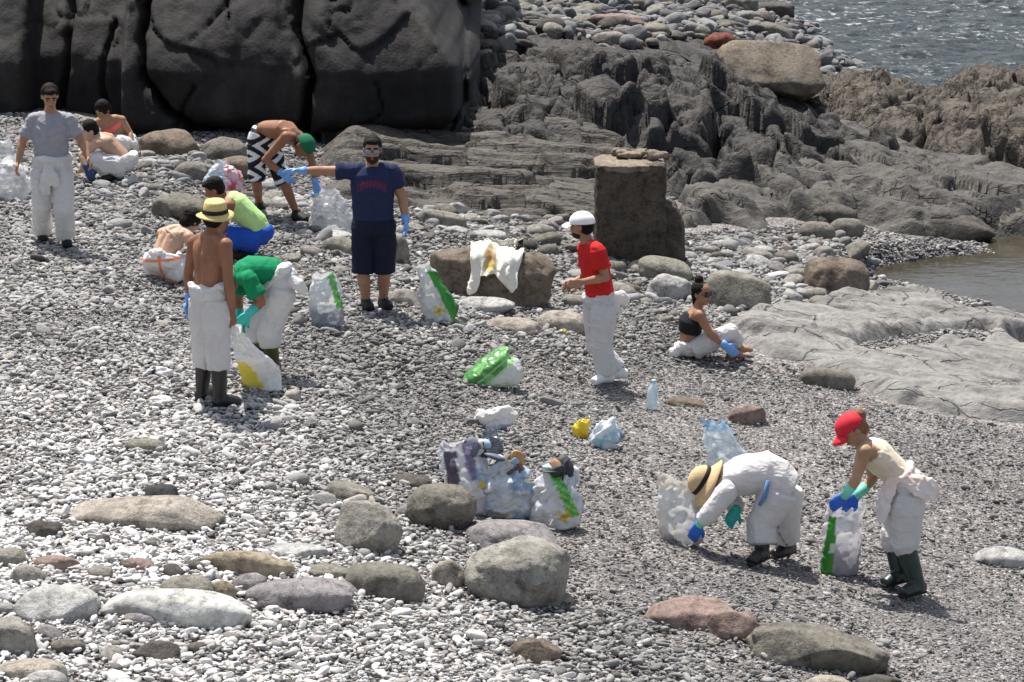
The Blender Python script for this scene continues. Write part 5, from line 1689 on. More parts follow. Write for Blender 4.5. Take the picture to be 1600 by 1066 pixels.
# 10 --- red t-shirt, white cap
def man_red():
    b = ground(945, 600)
    J = mkJ(b[1], dict(head=(909, 354, .08), neck=(918, 378, .06), shA=(934, 391, -.12), shB=(914, 386, .22), elA=(946, 434, -.14), wrA=(908, 441, -.28), elB=(918, 432, .26), wrB=(893, 442, .16),
        chest=(927, 405, .04), waist=(936, 450, .04), pelvis=(938, 474, .04), hipA=(944, 478, -.05), hipB=(930, 476, .12), knA=(940, 540, -.08), knB=(932, 540, .10)),
        {'A': ((956, 604), (936, 606)), 'B': ((978, 597), (960, 598))})
    p = Person('man in red t-shirt and white cap looking away, white baggy trousers', b, J, (-.93, .35, -.05), M['skin_tan'], girth=.98, curl=(.9, .8))
    p.body(); p.eyes(M['hair']); p.short_hair(M['hair'])
    ax = [p.face, p.rt, p.up]
    fuse('beard', [ball(p.H(.032, 0, -.070), (.064, .058, .046), ax, 3)], .007, M['beard'], p.root, 1)
    p.cap(M['capwhite'], 1, 1.13, True)
    p.shirt(M['red'], .012, .62, .48, amp=.007, seed=17)
    p.trousers(M['white'], (1.9, 1.85), 1.02, .45, seed=18, amp=.014)
    k = J['pelvis']
    p.waist_roll(M['white'], .036, .55, .155, .135, seed=11, off=[([k + V3(.10, -.08, .06), k + V3(.19, -.08, .07), k + V3(.24, -.06, .02)], [.05, .065, .035]), ([k + V3(.12, -.1, .02), k + V3(.18, -.1, -.08)], [.05, .03])])
    for q in 'AB': p.shoe(q, M['shoe_white'])
man_red()

# 11 --- seated woman
def woman_seat():
    b = ground(1085, 562)
    g0 = b[2]
    J = mkJ(b[1], dict(head=(1097, 459, -.02), neck=(1089, 482, .02), shA=(1094, 493, -.13), shB=(1083, 489, .16), elA=(1108, 520, -.2), wrA=(1134, 541, -.22), elB=(1108, 515, .18), wrB=(1134, 540, .06),
        chest=(1080, 503, .01), waist=(1076, 528, .02), pelvis=(1078, 545, .03), hipA=(1084, 546, -.06), hipB=(1084, 544, .12), knA=(1141, 519, -.10), knB=(1139, 521, .20)),
        {'A': ((1150, 559), (1170, 556)), 'B': ((1136, 564), (1156, 565))})
    p = Person('seated woman in black crop top and dark sunglasses, hair in a bun', b, J, (.72, -.68, -.08), M['skin_tan'], girth=.86, head_k=.96, hands=('glove', 'glove'), curl=(.6, .6))
    p.body(); p.eyes(M['hair'])
    p.hair(M['hair'], [((-.028, 0, .038), (.094, .084, .084)), ((-.055, 0, -.02), (.05, .072, .08)), ((-.055, 0, .135), (.04, .042, .042)), ((-.06, 0, -.09), (.035, .05, .07))])
    p.sunglasses(M['glass'])
    P, L = p.spine()
    fuse('crop_top', [loft([lerp(J['neck'], J['chest'], .5), J['chest'], lerp(J['chest'], J['waist'], .62)], np.array([.125, .165, .150]) * .86 + .012, np.array([.095, .125, .112]) * .86 + .014, p.lat_s, 20)]
         + [loft([lerp(J['neck'], J['sh' + q], .6) + V3(0, 0, .02), lerp(J['chest'], J['sh' + q], .35)], [.035, .06]) for q in 'AB'], .010, M['black'], p.root, 2)
    p.trousers(M['white'], (1.55, 1.55), .95, .55, seed=25, amp=.010)
    p.waist_roll(M['white'], .045, .75, .165, .15, seed=12, off=[([J['pelvis'] + V3(-.1, -.05, .0), J['pelvis'] + V3(-.19, -.06, -.04)], [.06, .05])])
    p.glove('A', M['glove_blue']); p.glove('B', M['glove_blue'])
woman_seat()

# 12 --- woman bent over in full white coverall and straw hat
def woman_bent():
    b = ground(1205, 882)
    J = mkJ(b[1], dict(head=(1105, 757, .0), neck=(1125, 752, .02), shA=(1136, 768, -.17), shB=(1134, 755, .18), elA=(1110, 800, -.22), wrA=(1092, 820, -.20), elB=(1142, 790, .22), wrB=(1146, 797, .05),
        chest=(1152, 745, .0), waist=(1193, 738, .0), pelvis=(1222, 757, .0), hipA=(1218, 768, -.09), hipB=(1224, 766, .10), knA=(1190, 820, -.10), knB=(1228, 818, .12)),
        {'A': ((1196, 886), (1172, 889)), 'B': ((1238, 874), (1216, 877))})
    J['elB'] = lerp(J['shB'], at(1150, 792, b[1] + .12), .75); J['wrB'] = at(1150, 797, b[1] + .0)
    p = Person('woman bent double in white coverall and wide beige straw hat', b, J, (-.45, -.12, -.85), M['skin_light'], head_up=(-.88, -.05, .42), girth=.98, hands=('glove', 'glove'), curl=(.7, .6), handdir=(V3(-.45, -.05, -1), V3(-.3, -.2, -.5)))
    p.body(); p.eyes(M['auburn']); p.hair(M['auburn'], [((-.025, 0, .03), (.098, .086, .09)), ((-.06, 0, -.03), (.05, .07, .07))])
    p.straw_hat(M['straw2'], M['band'], .185, .102, .112, (-.008, 0, .040), -.05, True, .035)
    # coverall: one piece with long sleeves, bagging at the seat and gathered at the ankles
    P, L = p.spine()
    Q = [loft([lerp(J['neck'], J['chest'], .15)] + P[1:6] + [J['pelvis'] + unit(J['pelvis'] - J['waist']) * .05], np.array([.10, .165, .185, .185, .19, .195, .17]), np.array([.085, .115, .140, .150, .16, .165, .13]), L, 22)]
    for q in 'AB':
        Q += [ball(J['sh' + q], .085), p.arm(q, .026, 0, 1.8)]
        Q.append(loft([lerp(J['chest'], J['neck'], .3), lerp(J['chest'], J['sh' + q], .7)], [.11, .09]))
        a, k_, c = J['hip' + q], J['kn' + q], J['an' + q]
        Q.append(loft([a, lerp(a, k_, .4), lerp(a, k_, .8), k_, lerp(k_, c, .3), lerp(k_, c, .58)], [.145, .138, .118, .110, .108, .104]))
    fuse('coverall', Q, .0088, M['white'], p.root, 3, wrinkles(.013, 6, (1, 1, .7), 31))
    MB = plain_mat('blue seam tape', (.12, .22, .42), .6)
    R0 = np.array(p.root.location)
    t1 = [lerp(J['waist'], J['pelvis'], .35) + V3(-.03, -.205, .02), lerp(J['waist'], J['pelvis'], .3) + V3(-.05, -.225, -.10), lerp(J['waist'], J['pelvis'], .3) + V3(-.085, -.21, -.17)]
    v, f = loft(t1, [.016, .02, .012], [.012, .012, .010], V3(1, 0, 0), 8)
    add('belt_tape', mk_mesh('belt_tape', v - R0, f), MB, p.root)
    t2 = [lerp(J['hipB'], J['knB'], .55) + V3(-.075, -.11, 0), lerp(J['knB'], J['anB'], .25) + V3(-.06, -.10, 0), lerp(J['knB'], J['anB'], .7) + V3(-.01, -.108, 0)]
    v, f = loft(t2, [.008, .009, .009], None, None, 8)
    add('leg_tape', mk_mesh('leg_tape', v - R0, f), MB, p.root)
    p.boot('A', M['boot_black'], 1.5, .062); p.boot('B', M['boot_black'], 1.5, .062)
    p.glove('A', M['glove_deep'], M['cuff_green'], .10); p.glove('B', M['glove_teal'], M['cuff_green'], .05)
    return p, J
P12, J12 = woman_bent()

# 13 --- woman with red cap and dark green boots
def woman_red():
    b = ground(1418, 924)
    J = mkJ(b[1], dict(head=(1332, 672, -.03), neck=(1349, 694, .0), shA=(1350, 706, -.15), shB=(1356, 701, .15), elA=(1337, 750, -.18), wrA=(1320, 775, -.12), elB=(1364, 748, .12), wrB=(1338, 776, .02),
        chest=(1368, 710, .0), waist=(1397, 736, .0), pelvis=(1417, 762, .0), hipA=(1417, 772, -.07), hipB=(1412, 768, .10), knA=(1414, 850, -.09), knB=(1398, 848, .10)),
        {'A': ((1442, 936), (1408, 939)), 'B': ((1414, 919), (1380, 922))})
    p = Person('woman in red cap and cream top, dark green rubber boots, leaning over a bag', b, J, (-.74, -.25, -.6), M['skin_olive'], head_up=(-.5, -.05, .8), girth=.9, head_k=.97, hands=('glove', 'glove'), curl=(.7, .7), handdir=(V3(-.6, -.1, -.5), V3(-.7, -.2, -.5)))
    p.body(); p.eyes(M['auburn'])
    p.hair(M['auburn'], [((-.03, 0, .02), (.092, .084, .085)), ((-.105, 0, .055), (.055, .055, .06)), ((-.07, 0, -.03), (.05, .06, .07))], .008)
    p.cap(M['capred'], 1, 1.10, True)
    p.shirt(M['cream'], .012, .4, .7, amp=.009, tank=True, name='top', seed=33)
    p.trousers(M['white'], (1.06, 1.06), 1.16, .4, seed=35, amp=.016, f=7)
    k = J['pelvis']
    def peach(P):
        t = np.clip((P[:, 2] - k[2]) * 4 + .3 + .6 * fbm(P * 7, 2), 0, 1)
        return V3(.78, .74, .71) * (1 - t[:, None] * .75) + V3(.86, .60, .48) * t[:, None] * .75
    p.waist_roll(M['print'], .036, .30, .162, .140, seed=13, tint=peach, off=[([k + V3(-.04, -.13, .10), k + V3(.07, -.17, .06), k + V3(.17, -.15, .01), k + V3(.21, -.13, -.02)], [.05, .085, .09, .05], [.02, .022, .018, .012], V3(.45, .3, .85)),
                 ([k + V3(-.10, -.10, .10), k + V3(-.17, -.13, -.02), k + V3(-.19, -.11, -.14), k + V3(-.20, -.10, -.24)], [.05, .075, .07, .045], [.022, .02, .018, .012], V3(.6, -.75, .1)),
                 ([k + V3(.05, .10, .08), k + V3(.14, .12, .0), k + V3(.17, .10, -.10)], [.05, .06, .04], [.02, .02, .012], V3(.6, .5, .5))])
    p.boot('A', M['boot_green'], 1.0, .078); p.boot('B', M['boot_green'], 1.0, .078)
    p.glove('A', M['glove_deep'], M['cuff_green'], .11); p.glove('B', M['glove_deep'], M['cuff_green'], .11)
    return p, J
P13, J13 = woman_red()
# ------------------------------------------------------------------ rubbish bags and litter
MT_BAG = tint_mat('printed plastic sack', .28, .6, .6, 30, .30)
MT_CLEAR = tint_mat('clear plastic', .22, .6, .6, 22, .30, .62)
M['trash'] = plain_mat('mixed rubbish', (.08, .07, .07), .7, .3, .8, 40, .5)
WHITE_, GREEN_, LGREEN_, YEL_ = V3(.80, .80, .81), V3(.045, .30, .035), V3(.20, .55, .16), V3(.85, .62, .04)

def flower(x, z, cx, cz, r):
    a = np.arctan2(z - cz, x - cx); d = np.hypot(x - cx, z - cz)
    return d < r * (.62 + .38 * np.cos(5 * a + .5)), d < r * .3

def sack(name, label, base, prof, tint, mat=None, amp=.02, seed=0, f=7.0, seg=64, rows=46, jag=.03, cat='rubbish bag', twist=0.0, contents=None, group=None):
    """prof rows: (t, x offset, y offset, z, half width, half depth)"""
    prof = np.array(prof, float)
    t = np.linspace(0, 1, rows)
    I = [np.interp(t, prof[:, 0], prof[:, k]) for k in range(1, 6)]
    a = np.linspace(0, 2 * np.pi, seg, endpoint=False)
    A, T = np.meshgrid(a, t)
    e = .75
    ca, sa = np.sign(np.cos(A)) * np.abs(np.cos(A)) ** e, np.sign(np.sin(A)) * np.abs(np.sin(A)) ** e
    X = I[0][:, None] + I[3][:, None] * ca; Y = I[1][:, None] + I[4][:, None] * sa
    Z = I[2][:, None] + jag * sstep(.8, 1, T) * (np.sin(A * 2 + seed) + .6 * np.sin(A * 5 + seed * 2))
    P = np.stack([X, Y, Z], -1).reshape(-1, 3)
    o = seed * 7.1
    d = amp * (ridged(P * f + o, 3) - .35) + amp * .9 * fbm(P * f * .5 + o, 2)
    r1 = np.clip(1 - np.abs(pn(P * np.array([f * 1.6, f * 1.6, f * .6]) + o + 5)) * 3, 0, 1) ** 2
    r2 = np.clip(1 - np.abs(pn(P * f * 2.3 + o + 15)) * 2.6, 0, 1) ** 2
    d = d + amp * .8 * r1 + amp * .5 * r2
    d = d * .8 + amp * facets(np.stack([np.cos(A.ravel()) * 1.2 + np.sin(A.ravel()) * .8 + P[:, 0] * 6, P[:, 2] * f * 1.1 + P[:, 1] * 5], -1) * 1.3 + .5 * fbm(P * f, 2)[:, None], seed, .8, 1.3, .25, .08)
    N = np.stack([np.cos(A), np.sin(A), 0 * A], -1).reshape(-1, 3)
    P = P + N * (d * sstep(0, .06, T.ravel()))[:, None]
    P[:, 2] = np.maximum(P[:, 2], .0)
    me = mk_mesh(name, P, grid(seg, rows, True))
    set_col(me, tint(P[:, 0], P[:, 1], P[:, 2], T.ravel(), A.ravel()))
    ob = add(name, me, mat or MT_BAG)
    ob.location = Vector(base)
    tag(ob, label, cat, group)
    if contents:
        cx, cy, cz, rx, ry, rz, m = contents
        r = np.random.default_rng(seed)
        bits, cols = [], []
        pal = [(.05, .05, .06), (.12, .14, .18), (.30, .16, .08), (.50, .30, .14), (.65, .68, .70), (.10, .09, .08), (.35, .45, .55), (.22, .19, .16)]
        for k in range(16):
            n, ff = ico(2)
            v = n * (1 + .6 * ridged(n * 1.7 + k * 3.1, 2))[:, None] * np.array([r.uniform(.5, 1.6), r.uniform(.12, .35), r.uniform(.4, 1.2)]) * .06
            q = np.array(Matrix.Rotation(r.uniform(0, 6), 3, Vector(r.normal(size=3))))
            v = v @ q + V3(cx, cy, cz) + r.uniform(-.8, .8, 3) * V3(rx, ry, rz)
            bits.append((v, ff)); cols.append(np.tile(np.array(pal[int(r.integers(len(pal)))]), (len(v), 1)))
        v, ff = merge(bits)
        me = mk_mesh('contents', v, ff, False)
        set_col(me, np.concatenate(cols))
        add('contents', me, tint_mat('mixed rubbish bits', .6, .3, .4, 30), ob)
    return ob

def upright(w, d, h, lean=0.0, top=1.0, mid=1.08, bot=.85):
    return [(0, 0, 0, 0, .01, .01), (.05, 0, 0, .0, w * bot * .8, d * bot * .8), (.12, 0, 0, h * .05, w * bot, d * bot), (.4, lean * .35, 0, h * .36, w * mid, d * mid), (.7, lean * .7, 0, h * .68, w * (mid + top) / 2, d), (1, lean, 0, h, w * top, d * top * .7)]

def size(px, py, w, h):
    p = ground(px, py)
    s = ppm(p)
    return p, w / s / 2, h / s

# the bag held by the woman with the red cap
p, w, h = size(1313, 903, 60, 112)
def t_(x, y, z, t, a):
    c = np.tile(V3(.76, .75, .76), (len(x), 1))
    fill = sstep(h * .55, h * .25, z + .02 * pn(np.stack([x * 9, y * 9, z * 9], -1)))
    c = c * (1 - fill[:, None]) + V3(.38, .36, .40) * fill[:, None]
    xs = np.interp(z / h, [0, 1], [-.105, -.055])
    g = (np.abs(x - xs) < np.interp(z / h, [0, .6, 1], [.045, .032, .02])) & (z < h * .86) & (y < .03)
    c[g] = GREEN_; c[g & (np.abs(z - h * .42) < .035) & (x > xs)] = V3(.6, .7, .55)
    return c
sack('rubbish_sack', 'white woven sack with a green stripe, held open by the red capped woman', p + V3(0, .1, 0), upright(w, w * .62, h, .04, .92, .95, .92), t_, amp=.012, seed=1, f=9)

p, w, h = size(1070, 864, 66, 108)
p = at(1066, 800, J12['wrA'][1] + .26); p[2] = GL(p[0], p[1])
def t_(x, y, z, t, a):
    c = np.tile(V3(.78, .78, .76), (len(x), 1))
    n = fbm(np.stack([x * 5, y * 5, z * 5], -1), 3)
    c = c * (1 - .25 * sstep(.1, .4, n)[:, None]); c[t > .86] = V3(.80, .76, .66)
    fill = sstep(h * .3, h * .1, z)
    return c * (1 - .35 * fill[:, None])
sack('rubbish_sack', 'crumpled white sack in front of the bent woman, beside her blue glove', p, upright(w, w * .7, h, -.03, .95, 1.0, .85), t_, amp=.022, seed=2)

p, w, h = size(1126, 738, 52, 78)
def t_(x, y, z, t, a):
    c = np.tile(V3(.70, .76, .80), (len(x), 1)); c[t > .88] = V3(.35, .58, .78); return c
sack('clear_bag', 'clear bluish plastic bag standing behind the wide straw hat', p, [(0, 0, 0, 0, .01, .01), (.06, .02, 0, .01, w, w * .6), (.4, .03, 0, h * .4, w * 1.05, w * .6), (.7, -.01, 0, h * .7, w * .85, w * .4), (1, -.05, 0, h, w * .55, w * .25)], t_, MT_CLEAR, .03, 3)

# heap of three bags beside the round dark boulder
p, w, h = size(738, 806, 82, 109)
def t_(x, y, z, t, a):
    c = np.tile(WHITE_, (len(x), 1))
    lx = -.165 + .30 * (h - z) * .45
    st = (x < lx + .035) & (x > lx - .06) & (y < .04)
    c[st & (z < h * .9)] = V3(.09, .075, .11)
    b2 = (np.abs(x - (-.02 + .25 * (h * .8 - z))) < .035) & (z > h * .5) & (y < .02); c[b2] = V3(.28, .24, .38)
    c[(fbm(np.stack([x * 6, y * 6, z * 6], -1), 2) > .30)] = V3(.45, .60, .75)
    fl, ce = flower(x, z, .07, h * .45, .045); c[fl & (y < 0)] = YEL_
    return c
sack('rubbish_sack', 'bulging white sack with a dark purple band, against the round dark boulder', p + V3(0, .16, 0), [(0, .06, 0, 0, .01, .01), (.06, .05, 0, .0, w * .8, w * .6), (.35, .02, 0, h * .3, w * 1.0, w * .72), (.7, -.06, 0, h * .68, w * .86, w * .55), (1, -.12, 0, h * .94, w * .62, w * .3)], t_, amp=.030, seed=4, contents=(.03, 0, h * .88, .09, .07, .08, M['trash']))
p, w, h = size(792, 815, 84, 100)
def t_(x, y, z, t, a):
    c = np.tile(V3(.72, .77, .82), (len(x), 1))
    n = fbm(np.stack([x * 7, y * 7, z * 5], -1) + 3, 3)
    c[n > .18] = V3(.42, .58, .76); c[n < -.32] = V3(.80, .78, .70); c[(n > .0) & (n < .03)] = V3(.60, .48, .14)
    return c
sack('rubbish_sack', 'bluish white full bag, middle one of the three heaped bags', p + V3(0, .17, 0), upright(w, w * .75, h * .86, .0, .62, 1.0, .9), t_, MT_BAG, .034, 5, contents=(0, 0, h * .84, .11, .08, .08, plain_mat('brown orange rubbish', (.22, .12, .06), .7, .3, .8, 30, .8)))
p, w, h = size(868, 832, 78, 104)
def t_(x, y, z, t, a):
    c = np.tile(WHITE_, (len(x), 1))
    xs = np.interp(z / h, [0, .25, .6, 1], [.16, .13, .06, -.06])
    g = (x > xs - .035) & (x < xs + .045) & (y < .06) & (z > h * .22)
    c[g] = V3(.10, .48, .05); c[g & (((x * 14 + z * 20) % 1) < .35)] = V3(.35, .72, .22)
    c[(x > xs + .045) & (y < .1)] = V3(.66, .72, .76)
    fl, ce = flower(x, z, .065, h * .24, .058); c[fl & (y < 0)] = YEL_; c[ce & (y < 0)] = V3(.65, .33, .02)
    return c
sack('rubbish_sack', 'white sack with bright green stripe and yellow flower, among the three heaped bags', p + V3(0, .17, 0), upright(w, w * .8, h * .86, -.01, .62, 1.02, .85), t_, amp=.028, seed=6, contents=(.02, 0, h * .83, .11, .08, .09, M['trash']))
p, w, h = size(764, 712, 46, 40)
def t_(x, y, z, t, a): return np.tile(V3(.16, .19, .23), (len(x), 1)) * (1 + .5 * fbm(np.stack([x * 9, y * 9, z * 9], -1), 2))[:, None]
sack('plastic_scrap', 'dark grey plastic bundle just behind the heaped bags', p, upright(w, w * .6, h, .03, .35, .9, .95), t_, MT_CLEAR, .035, 31, cat='litter')

# lying and leaning sacks in the middle
p, w, h = size(770, 606, 92, 66)
def lying():
    root = tag(empty('rubbish_sack', p), 'green and white sack lying on its side alone on the gravel', 'rubbish bag')
    q = lambda x, y, z: p + V3(x, y, z)
    ax = V3(.1, .9, .15)
    L1 = loft([q(-.26, .02, .03), q(-.20, .04, .07), q(-.06, .08, .17), q(.08, .11, .27), q(.13, .12, .33)], [.06, .13, .16, .15, .08], [.02, .055, .075, .06, .02], ax, 24)
    L2 = loft([q(-.16, .0, .05), q(.0, .04, .09), q(.16, .06, .14), q(.23, .08, .15)], [.07, .13, .15, .10], [.04, .09, .14, .10], ax, 24)
    nrm = unit(V3(-.52, -.35, .78))
    def tn(P):
        c = np.tile(V3(.78, .78, .80), (len(P), 1))
        dd = (P - p) @ unit(V3(-.62, -.05, .78))
        g = dd > .075
        c[g] = V3(.10, .34, .08)
        n = fbm(P * 8 + 7, 2)
        c[g & (n > .08)] = V3(.26, .58, .20)
        c[np.abs(dd - .075) < .010] = V3(.55, .78, .45); c[np.abs(dd - .13) < .008] = V3(.50, .75, .42)
        return c
    def wr(P):
        return .012 * (np.clip(1 - np.abs(pn(P * 9)) * 3, 0, 1) ** 2 - .3) + .010 * (ridged(P * 16, 2) - .3)
    fuse('sack_skin', [L1, L2], .011, MT_BAG, root, 1, wr, tn)
lying()
p, w, h = size(683, 505, 52, 88)
def t_(x, y, z, t, a):
    c = np.tile(V3(.78, .78, .78), (len(x), 1))
    xs = np.interp(z / h, [0, .35, 1], [.15, .07, -.12])
    g = (x > xs) & (y < .1) & (z < h * .92)
    c[g] = V3(.05, .36, .035); c[g & (x > xs + .07)] = V3(.03, .20, .04)
    fl, ce = flower(x, z, .02, h * .24, .07); c[fl & (y < .02)] = YEL_; c[ce & (y < .02)] = V3(.62, .28, .03)
    return c
sack('rubbish_sack', 'leaning white sack with broad green band and yellow flower near the draped boulder', p + V3(0, .1, 0), [(0, .04, 0, 0, .01, .01), (.05, .03, 0, 0, w * .8, w * .6), (.3, .02, 0, h * .28, w * 1.08, w * .7), (.65, -.05, 0, h * .65, w * .72, w * .4), (.9, -.11, 0, h * .93, w * .42, w * .22), (1, -.12, 0, h, w * .3, w * .12)], t_, amp=.018, seed=9, jag=.015)
p, w, h = size(510, 514, 52, 80)
def t_(x, y, z, t, a):
    c = np.tile(V3(.80, .81, .81), (len(x), 1))
    fill = sstep(h * .5, h * .32, z + .03 * pn(np.stack([x * 7, y * 7, z * 7], -1)))
    c = c * (1 - fill[:, None]) + V3(.36, .38, .44) * fill[:, None]
    g = (np.abs(x - np.interp(z / h, [.4, 1], [.13, .05])) < .03) & (y < .05) & (z > h * .4); c[g] = V3(.16, .45, .12)
    return c
sack('rubbish_sack', 'white sack with grey filled bottom standing between the bending and navy shirted men', p + V3(0, .1, 0), upright(w, w * .7, h, -.0, .72, .98, .95), t_, amp=.02, seed=10)
p, w, h = size(521, 364, 58, 64)
def t_(x, y, z, t, a):
    c = np.tile(V3(.66, .67, .69), (len(x), 1)); n = fbm(np.stack([x * 7, y * 7, z * 7], -1), 3); c[n > .25] = V3(.82, .82, .82); c[n < -.3] = V3(.42, .43, .46); return c
sack('clear_bag', 'greyish clear bag under the hand of the green capped man', p, upright(w, w * .7, h, -.06, .6, 1.0, .9), t_, MT_CLEAR, .035, 11)
p, w, h = size(350, 300, 58, 46)
def t_(x, y, z, t, a):
    n = fbm(np.stack([x * 5, y * 5, z * 5], -1) + 8, 2)
    c = np.tile(V3(.60, .72, .82), (len(x), 1)); c[x > .0] = V3(.82, .62, .66); c[(x > .05) & (n > -.1) & (n < .18)] = V3(.62, .12, .20); c[n > .28] = V3(.84, .82, .84); return c
sack('rubbish_sack', 'pink and pale blue bag behind the dark haired crouching man', p, [(0, 0, 0, 0, .01, .01), (.06, 0, 0, 0, w, w * .6), (.35, .0, 0, h * .35, w * 1.0, w * .6), (.7, .0, 0, h * .75, w * .65, w * .45), (1, -.02, 0, h, w * .2, w * .15)], t_, amp=.03, seed=12)
for (cx, by, ww, hh, sd, lb) in ((14, 312, 64, 66, 13, 'big crumpled translucent white bag at the left photo edge'), (6, 262, 40, 46, 14, 'smaller translucent white bag behind the one at the left photo edge')):
    p, w, h = size(cx, by, ww, hh)
    def t_(x, y, z, t, a): return np.tile(V3(.78, .79, .79), (len(x), 1)) * (1 - .15 * sstep(0, .3, fbm(np.stack([x * 5, y * 5, z * 5], -1), 2)))[:, None]
    sack('clear_bag', lb, p, upright(w, w * .7, h, -.03, .5, 1.0, .95), t_, MT_CLEAR, .05, sd)
# bag hanging from the straw hat man's hand
hp = J8['wrB'] + V3(.02, 0, -.14)
p = ground(405, 610)
def t_(x, y, z, t, a):
    c = np.tile(V3(.76, .79, .83), (len(x), 1)); n = fbm(np.stack([x * 7, y * 7, z * 5], -1), 3)
    c[n > .2] = V3(.86, .86, .84); c[n < -.32] = V3(.52, .66, .82); c[(x + .55 * z < .07) & (z < .3) & (z > .03) & (y < .05)] = V3(.78, .66, .08); return c
bx = p - V3(0, -.05, 0)
tp = hp - bx
sack('rubbish_sack', 'long bluish white bag with a yellow patch, held by the straw hatted man', bx, [(0, .05, 0, 0, .01, .01), (.06, .04, 0, .0, .15, .10), (.3, .0, 0, tp[2] * .25, .165, .11), (.6, tp[0] * .55, tp[1] * .5, tp[2] * .6, .10, .07), (.88, tp[0] * .95, tp[1] * .95, tp[2] * .95, .035, .03), (1, tp[0] * 1.0, tp[1], tp[2] * 1.06, .04, .03)], t_, amp=.020, seed=15, jag=.0)
p, w, h = size(386, 556, 44, 70)
def t_(x, y, z, t, a): return np.tile(V3(.72, .78, .80), (len(x), 1))
sack('clear_bag', 'pale translucent bag under the turquoise gloves of the green shirted man', p + V3(0, .1, 0), upright(w, w * .7, h, -.04, .9, 1.0, .85), t_, MT_CLEAR, .025, 16)
# litter
def crumple(name, label, px, py, w, h, tint, seed, mat=None, dr=.6):
    p, ww, hh = size(px, py, w, h)
    n, f = ico(4)
    o = seed * 5.3
    v = n * (.95 + .8 * fbm(n * 1.3 + o, 2) + .16 * facets(n[:, :2] * 2.6 + n[:, 2:] + o, seed, .7, .9, .25, .1))[:, None] * V3(ww * .95, ww * dr, hh * .55)
    v[:, 2] = np.maximum(v[:, 2] + hh * .38, 0)
    me = mk_mesh(name, v, f)
    set_col(me, tint(v[:, 0], v[:, 1], v[:, 2]))
    ob = add(name, me, mat or MT_BAG)
    ob.location = Vector(p)
    return tag(ob, label, 'litter')
cst = lambda c: (lambda x, y, z: np.tile(V3(*c), (len(x), 1)))
def t_(x, y, z):
    c = np.tile(V3(.80, .79, .75), (len(x), 1)); c[z < .05] = V3(.42, .48, .66); return c
crumple('plastic_scrap', 'crumpled white plastic lying alone behind the heaped bags', 774, 670, 58, 38, t_, 1)
crumple('plastic_scrap', 'bright yellow crumpled plastic beside a white and blue wrapper', 908, 684, 26, 32, cst((.85, .68, .05)), 2)
def t_(x, y, z):
    c = np.tile(V3(.76, .80, .83), (len(x), 1)); n = fbm(np.stack([x * 12, y * 12, z * 12], -1), 2); c[n > .12] = V3(.40, .66, .76); c[(x > .09) & (n < .1)] = V3(.18, .20, .38); return c
o_ = crumple('plastic_wrapper', 'white and blue plastic wrapper beside the yellow plastic', 938, 699, 50, 50, t_, 3)
o_.rotation_euler = (0, .45, .2)
def t_(x, y, z):
    c = np.tile(V3(.78, .78, .78), (len(x), 1)); c[(x < -.03) & (x > -.07)] = V3(.03, .03, .03); return c
crumple('plastic_scrap', 'white and black scrap of packaging left of the straw hatted man', 250, 588, 42, 16, t_, 4)
crumple('plastic_scrap', 'tiny yellow scrap at the foot of the smooth tan boulder', 881, 525, 14, 12, cst((.75, .62, .16)), 5)
crumple('plastic_scrap', 'small white scrap on the pebbles by the navy shirted man', 733, 520, 12, 16, cst((.8, .8, .8)), 6)

def bottle():
    p, w, h = size(1018, 642, 17, 46)
    prof = [(0.001, 0), (.9, .0), (1, .03), (1, .2), (.94, .24), (1, .28), (.94, .33), (1, .38), (1, .62), (.8, .74), (.45, .84), (.36, .87), (.36, .93)]
    seg = 20
    a = np.linspace(0, 2 * np.pi, seg, endpoint=False)
    V = np.concatenate([np.stack([np.cos(a) * r_ * w, np.sin(a) * r_ * w, np.full(seg, z * h)], -1) for r_, z in prof])
    me = mk_mesh('water_bottle', V, grid(seg, len(prof), True))
    set_col(me, np.tile(V3(.62, .74, .80), (len(V), 1)))
    o = tag(add('water_bottle', me, MT_CLEAR), 'clear plastic water bottle standing right of the red shirted man', 'bottle')
    o.location = Vector(p + V3(0, .05, .01)); o.rotation_euler = (0, .08, 0)
    V = np.concatenate([np.stack([np.cos(a) * r_ * w, np.sin(a) * r_ * w, np.full(seg, z * h)], -1) for r_, z in ((.42, .90), (.44, .91), (.44, .98), (.40, 1.0), (.001, 1.0))])
    add('cap', mk_mesh('cap', V, grid(seg, 5, True)), plain_mat('pale blue bottle cap', (.4, .6, .75), .4), o)
bottle()

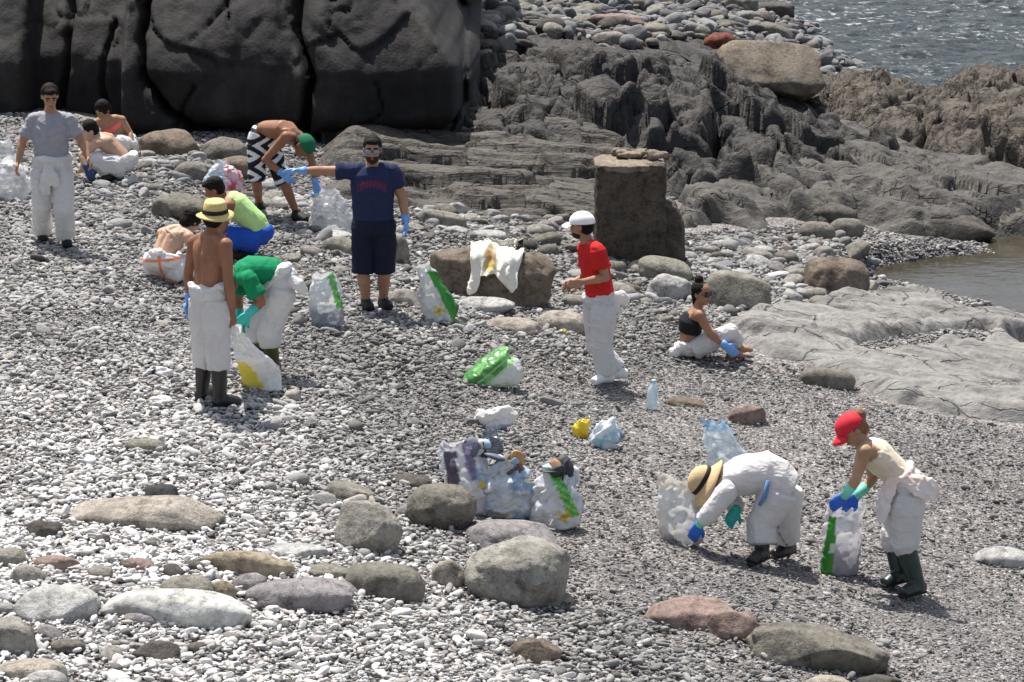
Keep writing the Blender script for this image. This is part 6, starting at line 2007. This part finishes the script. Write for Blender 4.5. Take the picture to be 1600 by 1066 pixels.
# ------------------------------------------------------------------ cloth thrown over the boulder
def drape():
    from mathutils.bvhtree import BVHTree
    bpy.context.view_layer.update()
    mw = DRAPED.matrix_world
    me = DRAPED.data
    bv = BVHTree.FromPolygons([mw @ v.co for v in me.vertices], [p.vertices[:] for p in me.polygons])
    bot = lambda x: np.interp(x, [736, 740, 748, 752, 774, 784, 797, 803, 810, 818], [444, 458, 456, 432, 430, 441, 458, 450, 422, 398])
    V, C = [], []
    nu, nv = 64, 60
    for j in range(nv):
        for i in range(nu):
            x = 737 + 81 * i / (nu - 1)
            v = j / (nv - 1)
            top = 377.0 + 6 * (1 - i / (nu - 1))
            y = top + (bot(x) - top) * v
            hh = None; yy = y
            o = Vector((0, 0, CAM_H))
            for k in range(30):
                d = Vector(ray(x, yy)).normalized()
                hh, nn, _, _ = bv.ray_cast(o, d)
                if hh is not None: break
                yy += 1.5
            fold = .030 * math.sin(x * .19 + 1.6 * math.sin(y * .035)) + .014 * math.sin(x * .47 + y * .07) + .02 * math.sin(y * .12 + x * .09)
            off = .045 + fold * (.35 + v)
            q = np.array(hh) + np.array(nn) * max(off, .012)
            q[2] += max(0, (yy - y)) / 160.0 * .9                    # bunched up over the crest
            V.append(q)
            c = V3(.76, .74, .66)
            st = math.exp(-(((x - 766) / 9.5) ** 2 + ((y - 405) / 17) ** 2) ** 1.5)
            c = c * (1 - st) + V3(.40, .26, .11) * st
            s2 = math.exp(-(((x - 767) / 6) ** 2 + ((y - 418) / 7) ** 2))
            c = c * (1 - s2) + V3(.45, .33, .03) * s2
            C.append(c)
    V = np.array(V)
    b0 = V.mean(0)
    me2 = mk_mesh('cloth', V - b0, grid(nu, nv))
    set_col(me2, np.array(C))
    o = tag(add('cloth', me2, tint_mat('stained cream cloth', .85, .15, .4, 40)), 'cream cloth with a brown yellow stain draped over the broad boulder', 'cloth')
    o.location = Vector(b0)
    sm = o.modifiers.new('sm', 'SMOOTH'); sm.iterations = 2; sm.factor = .5
    so_ = o.modifiers.new('th', 'SOLIDIFY'); so_.thickness = .008; so_.offset = 1
drape()
